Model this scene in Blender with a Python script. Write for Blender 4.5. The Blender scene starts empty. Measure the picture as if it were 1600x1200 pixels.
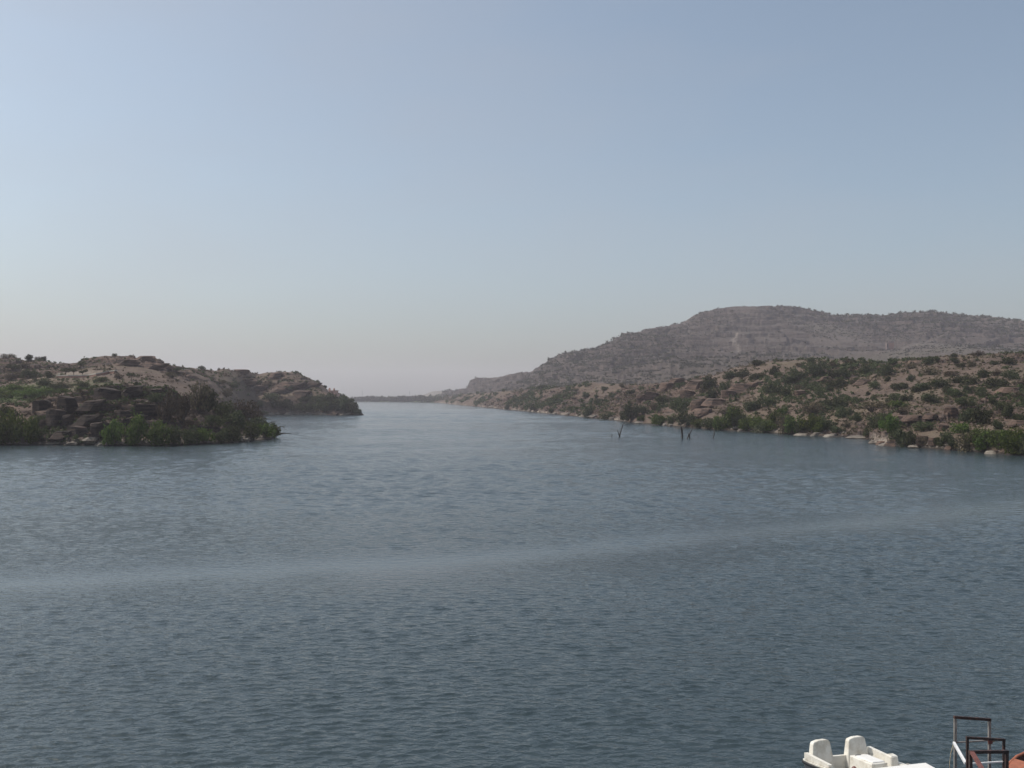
import bpy, bmesh, math, random
import numpy as np
from mathutils import Vector, Matrix

random.seed(7)
RNG = np.random.default_rng(11)
scene = bpy.context.scene
COL = scene.collection
R = math.radians

# ------------------------------------------------------------------ camera, sky, sun, exposure
F, H, HOR = 1570.0, 8.0, 620.0          # focal length in photo pixels, eye height above the lake, horizon row
cam_d = bpy.data.cameras.new('camera')
cam_d.sensor_width = 36.0
cam_d.lens = 36.0 * F / 1600.0
cam_d.shift_y = (HOR - 600.0) / 1600.0
cam_d.clip_start, cam_d.clip_end = 0.5, 20000.0
cam = bpy.data.objects.new('camera', cam_d)
cam.location = (0, 0, H)
cam.rotation_euler = (R(90), 0, 0)
COL.objects.link(cam)
scene.camera = cam

SUN_EL, SUN_AZ = 53.0, -73.0            # azimuth clockwise from straight ahead (+Y): the sun stands ahead to the left
world = bpy.data.worlds.new('World')
scene.world = world
world.use_nodes = True
wn = world.node_tree
wn.nodes.clear()
w_out = wn.nodes.new('ShaderNodeOutputWorld')
w_bg = wn.nodes.new('ShaderNodeBackground')
w_sky = wn.nodes.new('ShaderNodeTexSky')
w_sky.sky_type = 'NISHITA'
w_sky.sun_disc = False
w_sky.sun_elevation = R(SUN_EL)
w_sky.sun_rotation = R(SUN_AZ)
w_sky.altitude = 200.0
w_sky.air_density = 0.9
w_sky.dust_density = 3.2
w_sky.ozone_density = 0.3
w_bg.inputs['Strength'].default_value = 0.13
w_hsv = wn.nodes.new('ShaderNodeHueSaturation')        # dusty dry-season air: a less saturated blue everywhere
w_hsv.inputs['Saturation'].default_value = 0.8
wn.links.new(w_sky.outputs[0], w_hsv.inputs['Color'])
w_tint = wn.nodes.new('ShaderNodeMix')
w_tint.data_type, w_tint.blend_type = 'RGBA', 'MULTIPLY'
w_tint.inputs[0].default_value = 1.0
w_tint.inputs[7].default_value = (0.95, 1.02, 1.01, 1.0)
wn.links.new(w_hsv.outputs[0], w_tint.inputs[6])
# thin uneven dust veil drifting through the whole sky
w_tc = wn.nodes.new('ShaderNodeTexCoord'); w_mp = wn.nodes.new('ShaderNodeMapping'); w_nz = wn.nodes.new('ShaderNodeTexNoise'); w_rg = wn.nodes.new('ShaderNodeMapRange'); w_mx = wn.nodes.new('ShaderNodeMix')
w_mp.inputs['Scale'].default_value = (1.0, 1.0, 2.6); w_mp.inputs['Rotation'].default_value = (0.2, 0.35, 0.0)
w_nz.inputs['Scale'].default_value = 2.3; w_nz.inputs['Detail'].default_value = 5.0; w_nz.inputs['Roughness'].default_value = 0.5
w_rg.inputs['From Min'].default_value = 0.36; w_rg.inputs['From Max'].default_value = 0.70; w_rg.inputs['To Max'].default_value = 0.30
w_mx.data_type = 'RGBA'; w_mx.inputs[7].default_value = (3.55, 3.55, 3.75, 1.0)
wn.links.new(w_tc.outputs['Generated'], w_mp.inputs['Vector']); wn.links.new(w_mp.outputs[0], w_nz.inputs['Vector'])
wn.links.new(w_nz.outputs[0], w_rg.inputs['Value']); wn.links.new(w_rg.outputs[0], w_mx.inputs[0])
wn.links.new(w_tint.outputs[2], w_mx.inputs[6])
wn.links.new(w_mx.outputs[2], w_bg.inputs['Color'])
wn.links.new(w_bg.outputs[0], w_out.inputs['Surface'])

sun_d = bpy.data.lights.new('sun', 'SUN')
sun_d.energy = 3.4
sun_d.angle = R(0.6)
sun_d.color = (1.0, 0.94, 0.86)
sun = bpy.data.objects.new('sun', sun_d)
az, el = R(SUN_AZ), R(SUN_EL)
to_sun = Vector((math.sin(az) * math.cos(el), math.cos(az) * math.cos(el), math.sin(el)))
sun.rotation_euler = to_sun.to_track_quat('Z', 'Y').to_euler()
sun.location = to_sun * 400
COL.objects.link(sun)

scene.view_settings.view_transform = 'Standard'
scene.view_settings.look = 'None'
scene.view_settings.exposure = 0.0
scene.view_settings.gamma = 1.0
scene.view_settings.use_curve_mapping = False
scene.render.engine = 'CYCLES'
scene.cycles.use_denoising = True
scene.cycles.max_bounces = 6
scene.cycles.diffuse_bounces = 2
scene.cycles.glossy_bounces = 3
scene.cycles.transmission_bounces = 3
scene.cycles.volume_bounces = 1
scene.cycles.transparent_max_bounces = 6
scene.cycles.sample_clamp_direct = 3.0

# ------------------------------------------------------------------ helpers
def tag(o, label=None, cat=None, group=None, kind=None):
    if label: o['label'] = label
    if cat: o['category'] = cat
    if group: o['group'] = group
    if kind: o['kind'] = kind
    return o

def empty(name, loc=(0, 0, 0), rot=(0, 0, 0)):
    o = bpy.data.objects.new(name, None)
    o.location, o.rotation_euler = loc, rot
    COL.objects.link(o)
    return o

def link(name, me, mat=None, parent=None):
    o = bpy.data.objects.new(name, me)
    if mat and not me.materials: me.materials.append(mat)
    COL.objects.link(o)
    if parent: o.parent = parent
    return o

def np_mesh(name, V, Fc, smooth=False):
    """numpy verts (n,3) and faces (m,k) -> mesh"""
    me = bpy.data.meshes.new(name)
    V = np.ascontiguousarray(V, np.float32); Fc = np.ascontiguousarray(Fc, np.int32)
    m, k = Fc.shape
    me.vertices.add(len(V)); me.vertices.foreach_set('co', V.ravel())
    me.loops.add(m * k); me.loops.foreach_set('vertex_index', Fc.ravel())
    me.polygons.add(m); me.polygons.foreach_set('loop_start', np.arange(0, m * k, k, dtype=np.int32))
    me.update(calc_edges=True)
    me.polygons.foreach_set('use_smooth', np.full(m, smooth, bool))
    me.validate()
    return me

def attr(me, name, vals):
    a = me.attributes.new(name, 'FLOAT', 'POINT')
    a.data.foreach_set('value', np.ascontiguousarray(vals, np.float32).ravel())

def bm_obj(name, bm, mat, parent=None, smooth=False):
    bmesh.ops.recalc_face_normals(bm, faces=bm.faces)
    me = bpy.data.meshes.new(name)
    bm.to_mesh(me); bm.free()
    if smooth:
        for p in me.polygons: p.use_smooth = True
    return link(name, me, mat, parent)

def bm_hexa(bm, lo, hi):
    """closed 8-corner solid: lo, hi are lists of four points going round"""
    vs = [bm.verts.new(p) for p in list(lo) + list(hi)]
    bm.faces.new(vs[3::-1]); bm.faces.new(vs[4:])
    for i in range(4):
        j = (i + 1) % 4
        bm.faces.new((vs[i], vs[j], vs[4 + j], vs[4 + i]))
    return vs

def bm_box(bm, x0, x1, y0, y1, z0, z1):
    return bm_hexa(bm, [(x0, y0, z0), (x1, y0, z0), (x1, y1, z0), (x0, y1, z0)],
                   [(x0, y0, z1), (x1, y0, z1), (x1, y1, z1), (x0, y1, z1)])

def bevel(bm, w, seg=2):
    bmesh.ops.bevel(bm, geom=list(bm.edges), offset=w, segments=seg, affect='EDGES', profile=0.5)

def bm_tube(bm, pts, radii, n=7, cap=True):
    pts = [Vector(p) for p in pts]
    rings = []
    for i, p in enumerate(pts):
        t = (pts[min(i + 1, len(pts) - 1)] - pts[max(i - 1, 0)]).normalized()
        a = t.orthogonal().normalized() if i == 0 else (a - t * a.dot(t)).normalized()
        b = t.cross(a)
        r = radii[i] if hasattr(radii, '__len__') else radii
        rings.append([bm.verts.new(p + (a * math.cos(q) + b * math.sin(q)) * r) for q in [2 * math.pi * k / n for k in range(n)]])
    for u, v in zip(rings, rings[1:]):
        for k in range(n):
            bm.faces.new((u[k], u[(k + 1) % n], v[(k + 1) % n], v[k]))
    if cap:
        bm.faces.new(rings[0][::-1]); bm.faces.new(rings[-1])

def bm_bar(bm, p, q, w, h=None):
    """square bar between two points"""
    p, q = Vector(p), Vector(q); h = h or w
    t = (q - p).normalized()
    a = t.cross(Vector((0, 0, 1)))
    a = Vector((1, 0, 0)) if a.length < 1e-3 else a.normalized()
    b = a.cross(t)
    c = [a * (w / 2) + b * (h / 2), -a * (w / 2) + b * (h / 2), -a * (w / 2) - b * (h / 2), a * (w / 2) - b * (h / 2)]
    bm_hexa(bm, [p + k for k in c], [q + k for k in c])

def P(px, py, d):
    return Vector(((px - 800.0) / F * d, d, H + (HOR - py) / F * d))

def lake_d(py, z=0.0):
    return (H - z) * F / (py - HOR)

# numpy noise -------------------------------------------------------
def _hash(ix, iy, seed):
    h = (ix.astype(np.int64) * 374761393 + iy.astype(np.int64) * 668265263 + seed * 974634777) & 0xFFFFFFFF
    h = ((h ^ (h >> 13)) * 1274126177) & 0xFFFFFFFF
    return ((h ^ (h >> 16)) & 0xFFFFFF) / float(0x1000000)

def vnoise(x, y, seed=0):
    ix, iy = np.floor(x), np.floor(y)
    fx, fy = x - ix, y - iy
    ux, uy = fx * fx * fx * (fx * (fx * 6 - 15) + 10), fy * fy * fy * (fy * (fy * 6 - 15) + 10)
    a, b = _hash(ix, iy, seed), _hash(ix + 1, iy, seed)
    c, d = _hash(ix, iy + 1, seed), _hash(ix + 1, iy + 1, seed)
    return (a + (b - a) * ux) * (1 - uy) + (c + (d - c) * ux) * uy

def fbm(x, y, seed=0, octv=4, gain=0.5):
    s, a, n = 0.0, 1.0, 0.0
    for o in range(octv):
        s = s + a * vnoise(x * 2 ** o + 17.3 * o, y * 2 ** o - 9.1 * o, seed + o)
        n += a; a *= gain
    return s / n * 2 - 1            # about -1..1

def worley(x, y, seed=0):
    """distance to nearest cell point and that cell's random value"""
    ix, iy = np.floor(x), np.floor(y)
    best = np.full(x.shape, 9.0); val = np.zeros(x.shape)
    for dx in (-1, 0, 1):
        for dy in (-1, 0, 1):
            cx, cy = ix + dx, iy + dy
            px = cx + 0.15 + 0.7 * _hash(cx, cy, seed); py = cy + 0.15 + 0.7 * _hash(cx, cy, seed + 5)
            q = np.hypot(px - x, py - y)
            m = q < best
            best = np.where(m, q, best); val = np.where(m, _hash(cx, cy, seed + 9), val)
    return best, val

def sstep(a, b, x):
    t = np.clip((x - a) / (b - a), 0, 1)
    return t * t * (3 - 2 * t)

# ------------------------------------------------------------------ materials
def new_mat(name):
    m = bpy.data.materials.new(name); m.use_nodes = True
    nt = m.node_tree
    return m, nt, nt.nodes['Principled BSDF'], nt.nodes['Material Output']

def N(nt, typ, **kw):
    n = nt.nodes.new(typ)
    for k, v in kw.items(): setattr(n, k, v)
    return n

def plug(nt, sock, v):
    if hasattr(v, 'bl_idname') or isinstance(v, bpy.types.NodeSocket): nt.links.new(v, sock)
    else: sock.default_value = v

def math_n(nt, op, a, b=0.0, clamp=False):
    n = N(nt, 'ShaderNodeMath', operation=op, use_clamp=clamp)
    plug(nt, n.inputs[0], a); plug(nt, n.inputs[1], b)
    return n.outputs[0]

def mix_c(nt, f, a, b, blend='MIX'):
    n = N(nt, 'ShaderNodeMix', data_type='RGBA', blend_type=blend)
    plug(nt, n.inputs[0], f)
    for s, v in ((n.inputs[6], a), (n.inputs[7], b)):
        if isinstance(v, tuple): s.default_value = (*v, 1.0) if len(v) == 3 else v
        else: nt.links.new(v, s)
    return n.outputs[2]

def noise_n(nt, vec, scale, detail=4.0, rough=0.55):
    n = N(nt, 'ShaderNodeTexNoise')
    n.inputs['Scale'].default_value = scale; n.inputs['Detail'].default_value = detail; n.inputs['Roughness'].default_value = rough
    if vec is not None: nt.links.new(vec, n.inputs['Vector'])
    return n.outputs[0]

def ramp_n(nt, fac, a, b):
    n = N(nt, 'ShaderNodeMapRange', interpolation_type='SMOOTHSTEP')
    nt.links.new(fac, n.inputs['Value'])
    n.inputs['From Min'].default_value = a; n.inputs['From Max'].default_value = b
    return n.outputs[0]

def pos_n(nt):
    return N(nt, 'ShaderNodeNewGeometry').outputs['Position']

def scale_v(nt, vec, s):
    n = N(nt, 'ShaderNodeVectorMath', operation='MULTIPLY')
    nt.links.new(vec, n.inputs[0]); n.inputs[1].default_value = s
    return n.outputs[0]

def terrain_mat(name, soil, rock, dark, k=1.0):
    """k: size of the grain relative to the near banks"""
    m, nt, bs, out = new_mat(name)
    pos = pos_n(nt)
    a_rock = N(nt, 'ShaderNodeAttribute', attribute_name='rock').outputs['Fac']
    a_green = N(nt, 'ShaderNodeAttribute', attribute_name='green').outputs['Fac']
    a_pale = N(nt, 'ShaderNodeAttribute', attribute_name='pale').outputs['Fac']
    big = noise_n(nt, pos, 0.05 / k, 5)
    mid = noise_n(nt, pos, 0.35 / k, 5, 0.65)
    fine = noise_n(nt, scale_v(nt, pos, (1, 1, 3.0)), 1.6 / k, 4, 0.7)
    strata = noise_n(nt, scale_v(nt, pos, (0.12, 0.12, 1.6)), 0.9 / k, 4, 0.6)
    soil_c = mix_c(nt, ramp_n(nt, mid, 0.35, 0.7), soil, tuple(c * 0.62 for c in soil))
    soil_c = mix_c(nt, ramp_n(nt, big, 0.45, 0.65), soil_c, (soil[0] * 0.95, soil[1] * 1.02, soil[2] * 0.92))
    soil_c = mix_c(nt, ramp_n(nt, fine, 0.52, 0.66), soil_c, (soil[0] * 0.42, soil[1] * 0.5, soil[2] * 0.45))
    rock_c = mix_c(nt, ramp_n(nt, strata, 0.4, 0.62), rock, dark)
    rock_c = mix_c(nt, ramp_n(nt, mid, 0.5, 0.72), rock_c, tuple(c * 1.35 for c in rock))
    rock_c = mix_c(nt, ramp_n(nt, fine, 0.54, 0.64), rock_c, tuple(c * 0.7 for c in dark))
    c = mix_c(nt, a_rock, soil_c, rock_c)
    g = mix_c(nt, mid, (0.035, 0.06, 0.016), (0.085, 0.11, 0.035))
    c = mix_c(nt, a_green, c, g)
    pale = mix_c(nt, ramp_n(nt, fine, 0.4, 0.62), (0.42, 0.37, 0.31), (0.16, 0.13, 0.11))
    c = mix_c(nt, a_pale, c, pale)
    sep = N(nt, 'ShaderNodeSeparateXYZ'); nt.links.new(pos, sep.inputs[0])
    wet = N(nt, 'ShaderNodeMapRange'); nt.links.new(sep.outputs[2], wet.inputs['Value'])
    wet.inputs['From Min'].default_value = 0.12; wet.inputs['From Max'].default_value = 0.4
    c = mix_c(nt, wet.outputs[0], (0.035, 0.03, 0.026), c)
    nt.links.new(c, bs.inputs['Base Color'])
    bs.inputs['Roughness'].default_value = 0.92
    bs.inputs['Specular IOR Level'].default_value = 0.2
    b = N(nt, 'ShaderNodeBump'); b.inputs['Strength'].default_value = 0.8; b.inputs['Distance'].default_value = 0.35 * k
    nt.links.new(math_n(nt, 'ADD', fine, strata), b.inputs['Height'])
    nt.links.new(b.outputs[0], bs.inputs['Normal'])
    return m

def leaf_mat(name, c1, c2, transl=0.3):
    m, nt, bs, out = new_mat(name)
    info = N(nt, 'ShaderNodeObjectInfo').outputs['Random']
    n = noise_n(nt, pos_n(nt), 1.3, 3)
    c = mix_c(nt, ramp_n(nt, n, 0.35, 0.68), c1, c2)
    hsv = N(nt, 'ShaderNodeHueSaturation')
    nt.links.new(c, hsv.inputs['Color'])
    nt.links.new(math_n(nt, 'ADD', math_n(nt, 'MULTIPLY', info, 0.05), 0.475), hsv.inputs['Hue'])
    nt.links.new(math_n(nt, 'ADD', math_n(nt, 'MULTIPLY', info, 0.6), 0.7), hsv.inputs['Value'])
    d = N(nt, 'ShaderNodeBsdfDiffuse'); t = N(nt, 'ShaderNodeBsdfTranslucent'); mx = N(nt, 'ShaderNodeMixShader')
    nt.links.new(hsv.outputs[0], d.inputs['Color']); nt.links.new(hsv.outputs[0], t.inputs['Color'])
    mx.inputs[0].default_value = transl
    nt.links.new(d.outputs[0], mx.inputs[1]); nt.links.new(t.outputs[0], mx.inputs[2])
    nt.links.new(mx.outputs[0], out.inputs['Surface'])
    return m

def plain_mat(name, c, rough=0.6, var=0.15, scale=6.0, metal=0.0, c2=None, bump=0.0):
    m, nt, bs, out = new_mat(name)
    tc = N(nt, 'ShaderNodeTexCoord').outputs['Object']
    n = noise_n(nt, tc, scale, 6, 0.65)
    c2 = c2 or tuple(k * (1 - 2 * var) for k in c)
    nt.links.new(mix_c(nt, ramp_n(nt, n, 0.42, 0.7), c, c2), bs.inputs['Base Color'])
    bs.inputs['Roughness'].default_value = rough
    bs.inputs['Metallic'].default_value = metal
    if bump:
        b = N(nt, 'ShaderNodeBump'); b.inputs['Strength'].default_value = 0.6; b.inputs['Distance'].default_value = bump
        nt.links.new(n, b.inputs['Height']); nt.links.new(b.outputs[0], bs.inputs['Normal'])
    return m

def rock_mat(name, c, dark):
    m, nt, bs, out = new_mat(name)
    pos = pos_n(nt)
    info = N(nt, 'ShaderNodeObjectInfo').outputs['Random']
    st = noise_n(nt, scale_v(nt, pos, (0.25, 0.25, 2.2)), 1.1, 5, 0.6)
    fi = noise_n(nt, pos, 2.6, 5, 0.7)
    k = mix_c(nt, ramp_n(nt, st, 0.4, 0.64), c, dark)
    k = mix_c(nt, ramp_n(nt, fi, 0.52, 0.68), k, tuple(q * 0.6 for q in dark))
    hsv = N(nt, 'ShaderNodeHueSaturation'); nt.links.new(k, hsv.inputs['Color'])
    nt.links.new(math_n(nt, 'ADD', math_n(nt, 'MULTIPLY', info, 0.5), 0.75), hsv.inputs['Value'])
    nt.links.new(hsv.outputs[0], bs.inputs['Base Color'])
    bs.inputs['Roughness'].default_value = 0.9; bs.inputs['Specular IOR Level'].default_value = 0.2
    b = N(nt, 'ShaderNodeBump'); b.inputs['Strength'].default_value = 0.8; b.inputs['Distance'].default_value = 0.15
    nt.links.new(math_n(nt, 'ADD', st, fi), b.inputs['Height']); nt.links.new(b.outputs[0], bs.inputs['Normal'])
    return m

M = {}
M['bank'] = terrain_mat('bank ground', (0.142, 0.102, 0.080), (0.118, 0.080, 0.063), (0.043, 0.033, 0.030))
M['cliff'] = terrain_mat('cliff ground', (0.142, 0.096, 0.074), (0.066, 0.046, 0.038), (0.020, 0.016, 0.015))  # rock tones darkened to carry the shade of the backlit cliff faces
M['hill'] = terrain_mat('hill ground', (0.100, 0.080, 0.068), (0.078, 0.061, 0.053), (0.024, 0.020, 0.018), 3.0)
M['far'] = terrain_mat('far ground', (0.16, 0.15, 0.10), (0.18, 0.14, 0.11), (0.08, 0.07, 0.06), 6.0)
M['green'] = leaf_mat('green leaves', (0.050, 0.076, 0.02), (0.105, 0.132, 0.038), 0.34)
M['olive'] = leaf_mat('olive leaves', (0.048, 0.06, 0.028), (0.09, 0.098, 0.05), 0.3)
M['dark'] = leaf_mat('dark leaves', (0.044, 0.052, 0.027), (0.086, 0.092, 0.05), 0.25)
M['brown'] = leaf_mat('dry leaves', (0.072, 0.060, 0.040), (0.13, 0.104, 0.07), 0.2)
M['scrub'] = leaf_mat('scrub leaves', (0.046, 0.046, 0.034), (0.078, 0.07, 0.052), 0.2)
M['straw'] = leaf_mat('straw', (0.2, 0.15, 0.085), (0.3, 0.235, 0.15), 0.3)
M['plume'] = leaf_mat('pale plume', (0.42, 0.40, 0.31), (0.5, 0.47, 0.38), 0.3)
M['bark'] = plain_mat('bark', (0.075, 0.058, 0.045), 0.9, 0.25, 3.0)
M['snag'] = plain_mat('drowned wood', (0.04, 0.033, 0.028), 0.85, 0.3, 3.0, bump=0.03)
M['rock'] = rock_mat('red sandstone', (0.140, 0.092, 0.070), (0.052, 0.039, 0.034))
M['palerock'] = rock_mat('bleached rock', (0.22, 0.195, 0.165), (0.11, 0.092, 0.078))
M['cliffrock'] = rock_mat('shaded varnished sandstone', (0.066, 0.047, 0.039), (0.022, 0.018, 0.016))  # varnished stone, darkened further so its colour holds the headland's shade

# ------------------------------------------------------------------ terrain sheets
def curve(px, pts):
    pts = sorted(pts)
    v = np.interp(px, [p[0] for p in pts], [p[1] for p in pts])
    return v

TERR = {}

def terrain(name, px, lines, counts, disp, mat):
    """px: columns (photo columns as bearings). lines: list of (d, z) arrays from near to far. counts: rows in each gap."""
    nc = len(px)
    D = np.array([l[0] for l in lines]); Z = np.array([l[1] for l in lines])
    K = len(lines)
    dx = np.maximum(np.diff(D, axis=0), 0.05); sl = np.diff(Z, axis=0) / dx
    T = np.zeros_like(Z)                               # monotone slopes, so crests stay where they are put
    for k in range(1, K - 1):
        a, b = sl[k - 1], sl[k]
        same = a * b > 0
        T[k] = np.where(same, 2 * a * b / np.where(same, a + b, 1), 0)
    T[0], T[-1] = sl[0], sl[-1]
    rows_d, rows_z, rows_s = [], [], []
    for k in range(K - 1):
        n = counts[k]
        for i in range(n + (k == K - 2)):
            t = i / n
            h00, h10, h01, h11 = 2*t**3-3*t*t+1, t**3-2*t*t+t, -2*t**3+3*t*t, t**3-t*t
            rows_d.append(D[k] + dx[k] * t)
            rows_z.append(h00*Z[k] + h10*dx[k]*T[k] + h01*Z[k+1] + h11*dx[k]*T[k+1])
            rows_s.append(np.full(nc, k + t))
    Dg, Zg, Sg = np.array(rows_d), np.array(rows_z), np.array(rows_s)
    X = (px[None, :] - 800.0) / F * Dg
    Zg, at = disp(X, Dg, Zg, Sg, np.broadcast_to(px, Dg.shape))
    nr = len(rows_d)
    V = np.stack([X, Dg, Zg], -1).reshape(-1, 3)
    i = np.arange(nr - 1)[:, None] * nc + np.arange(nc - 1)[None, :]
    Fc = np.stack([i, i + 1, i + nc + 1, i + nc], -1).reshape(-1, 4)
    me = np_mesh(name, V, Fc, True)
    for k, v in at.items(): attr(me, k, v)
    o = link(name, me, mat)
    tag(o, kind='structure')
    PY = HOR - (Zg - H) * F / Dg
    TERR[name] = dict(px=px, d=Dg, z=Zg, py=PY, vis=np.minimum.accumulate(PY, 0), s=Sg, at=at)
    return o

def hit(name, px, py):
    """the first point of a terrain that the bearing px, elevation row py meets"""
    t = TERR[name]
    c = (px - t['px'][0]) / (t['px'][1] - t['px'][0])
    c = int(np.clip(round(c), 0, len(t['px']) - 1))
    col = t['py'][:, c]
    ok = np.nonzero((col <= py) & (t['z'][:, c] > 0.02))[0]
    r = ok[0] if len(ok) else int(np.argmin(col))
    d = t['d'][r, c]
    return Vector(((px - 800) / F * d, d, t['z'][r, c])), d

def z_at(name, x, y):
    """ground height under a point"""
    t = TERR[name]
    px = 800 + x / y * F
    c = int(np.clip(round((px - t['px'][0]) / (t['px'][1] - t['px'][0])), 0, len(t['px']) - 1))
    return float(np.interp(y, t['d'][:, c], t['z'][:, c]))

def zc(px, py, d):
    return H + (HOR - py) / F * d

def terrace(z, x, y, h, seed, sharp=0.93, wob=1.0):
    q = (z + wob * h * fbm(x / (h * 5), y / (h * 5), seed, 3)) / h
    fl = np.floor(q); fr = q - fl
    return z + h * (fl + 0.22 * fr + 0.78 * sstep(sharp, 0.995, fr) - q)

def near_disp(seed, shore_k=1, amp=1.0, knob=None, greens=(), crest=None, rocks=(), sands=()):
    def f(X, Y, Z, S, PX):
        sc = np.clip(Y / 230.0, 0.7, 2.0)
        land = sstep(shore_k - 0.02, shore_k + 0.55, S)
        py0 = HOR - (Z - H) * F / Y
        m = sstep(-0.12, 0.28, fbm(X / 34, Y / 46, seed, 3))
        for (gx, gy, rx, ry, v) in rocks:                         # places where bare rock shows
            g = np.exp(-(((PX - gx) / rx) ** 2 + ((py0 - gy) / ry) ** 2) * 1.2)
            m = np.clip(m + v * g, 0, 1)
        cm = 1.0
        if crest is not None: cm = 1 - 0.65 * np.exp(-((S - crest) / 0.12) ** 2)
        z = Z + land * cm * amp * (1.1 * sc * fbm(X / 21, Y / 27, seed + 3, 4))
        z1 = terrace(z, X, Y, 2.1, seed + 7)
        z2 = terrace(z1, X * 1.0, Y * 1.0, 0.85, seed + 13, 0.86)
        z = z + land * m * cm * (0.85 * (z1 - z) + 0.75 * (z2 - z1))
        b1, v1 = worley(X / 3.1, Y / 4.2, seed + 20)
        b2, v2 = worley(X / 1.25, Y / 2.0, seed + 30)
        dens = sstep(0.05, 0.45, fbm(X / 15, Y / 20, seed + 41, 3)) * (0.4 + 0.6 * m)
        z = z + land * cm * dens * (1.3 * np.maximum(0, 0.42 - b1) * (v1 > 0.45) * 2.2 + 0.75 * np.maximum(0, 0.42 - b2) * (v2 > 0.35) * 2)
        z = z + land * 0.16 * fbm(X / 2.2, Y / 3.2, seed + 50, 3)
        # broken rocky water's edge
        edge = np.exp(-((S - shore_k - 0.25) / 0.4) ** 2)
        be, ve = worley(X / 1.7, Y / 2.2, seed + 60)
        z = z + edge * (0.5 * fbm(X / 5, Y / 5, seed + 61, 3) + 0.7 * np.maximum(0, 0.45 - be) * (ve > 0.5))
        gz = np.gradient(z, axis=0) / np.maximum(np.gradient(Y, axis=0), 0.05)
        steep = sstep(0.45, 1.3, np.abs(gz))
        rock = np.clip(0.75 * m + 0.9 * steep + 0.6 * dens, 0, 1)
        green = np.zeros_like(z)
        for (gx, gy, rx, ry, v) in greens:
            g = np.exp(-(((PX - gx) / rx) ** 2 + ((py0 - gy) / ry) ** 2) ** 2)
            green = np.maximum(green, v * g)
        green = np.clip(green * (0.75 + 0.5 * fbm(X / 5, Y / 7, seed + 70, 3)), 0, 1)
        pale = sstep(1.35, 0.6, z + 0.35 * fbm(X / 7, Y / 7, seed + 77, 3)) * sstep(-0.25, 0.15, fbm(X / 19, Y / 19, seed + 80, 2)) * (z > -1)
        for (gx, gy, rx, ry, v) in sands:
            pale = np.maximum(pale, v * np.exp(-(((PX - gx) / rx) ** 2 + ((py0 - gy) / ry) ** 2) ** 2))
        return z, dict(rock=rock, green=green, pale=0.6 * pale)
    return f

# --- near headland with the shaded sandstone cliffs
px = np.arange(-150, 446, 1.0)
shore = curve(px, [(-150, 699), (0, 696), (60, 697), (150, 697.5), (250, 697), (300, 695), (345, 693), (382, 691), (422, 687), (431, 682.5), (440, 677), (446, 676.4)])
ds = lake_d(shore)
lip = np.where(px < 425, 10.0, 10 * np.clip((446 - px) / 21, 0.02, 1))
crest_py = curve(px, [(-150, 634), (0, 634), (35, 628), (60, 620), (75, 616), (100, 613), (140, 605), (170, 600), (220, 602), (255, 607), (300, 624), (340, 637), (380, 652), (410, 664), (430, 673), (446, 676.2)])
dc = curve(px, [(-150, 196), (0, 198), (100, 200), (180, 208), (260, 210), (340, 215), (400, 220), (446, 223.5)])
dl = ds + np.minimum(2.4, (dc - ds) * 0.2)
zl = np.maximum(zc(px, shore - lip, dl), 0.05)
dm = dl * 0.55 + dc * 0.45                                  # the cliff foot: the bank climbs steeply first, then eases
zm = zl + (zc(px, crest_py, dc) - zl) * curve(px, [(-150, .55), (30, .6), (90, .78), (160, .74), (240, .66), (330, .55), (446, .5)])
lines = [(ds - 9, np.full_like(px, -3.0)), (ds, np.zeros_like(px) - 0.05), (dl, zl), (dm, zm), (dc, zc(px, crest_py, dc)),
         (dc + 16, zc(px, crest_py, dc) - curve(px, [(-150, .6), (60, .8), (180, 2.0), (300, 3.0), (446, 1.5)])), (dc + 34, np.full_like(px, -2.0))]
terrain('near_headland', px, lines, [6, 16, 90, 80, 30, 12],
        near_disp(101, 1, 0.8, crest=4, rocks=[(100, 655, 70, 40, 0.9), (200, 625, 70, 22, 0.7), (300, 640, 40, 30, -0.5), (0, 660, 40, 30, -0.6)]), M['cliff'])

# --- ridge behind it and the farther headland
px = np.arange(-150, 569, 1.0)
dF1 = curve(px, [(-150, 222), (250, 228), (320, 238), (350, 290), (385, 400), (402, 430), (440, 440), (480, 443), (520, 441), (569, 438)])
shore_z = -0.05
dF0 = dF1 - curve(px, [(-150, 12), (320, 12), (402, 8), (569, 8)])
zF1 = curve(px, [(-150, 5.6), (0, 5.6), (100, 6.2), (200, 6.0), (300, 4.4), (350, 2.2), (385, 0.4), (402, -0.05), (569, -0.05)])
dF2 = np.where(px < 402, dF1 + 6, dF1 + 4); zF2 = zF1 + curve(px, [(-150, .8), (340, .6), (402, 1.9), (470, 2.0), (540, 1.8), (560, 0.8), (566, 0.1), (569, -.4)])
dM = np.maximum(curve(px, [(-150, 290), (180, 288), (260, 300), (330, 350), (400, 450), (569, 452)]), dF2 + 6)
pyM = curve(px, [(-150, 593), (0, 596), (60, 592), (90, 590), (130, 589), (180, 584), (230, 586), (300, 592), (350, 606), (400, 618), (450, 618), (500, 622), (530, 630), (550, 638), (562, 646), (569, 651)])
dC = np.maximum(curve(px, [(-150, 345), (150, 345), (250, 355), (300, 400), (400, 480), (500, 486), (540, 470), (569, 462)]), dM + 6)
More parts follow.
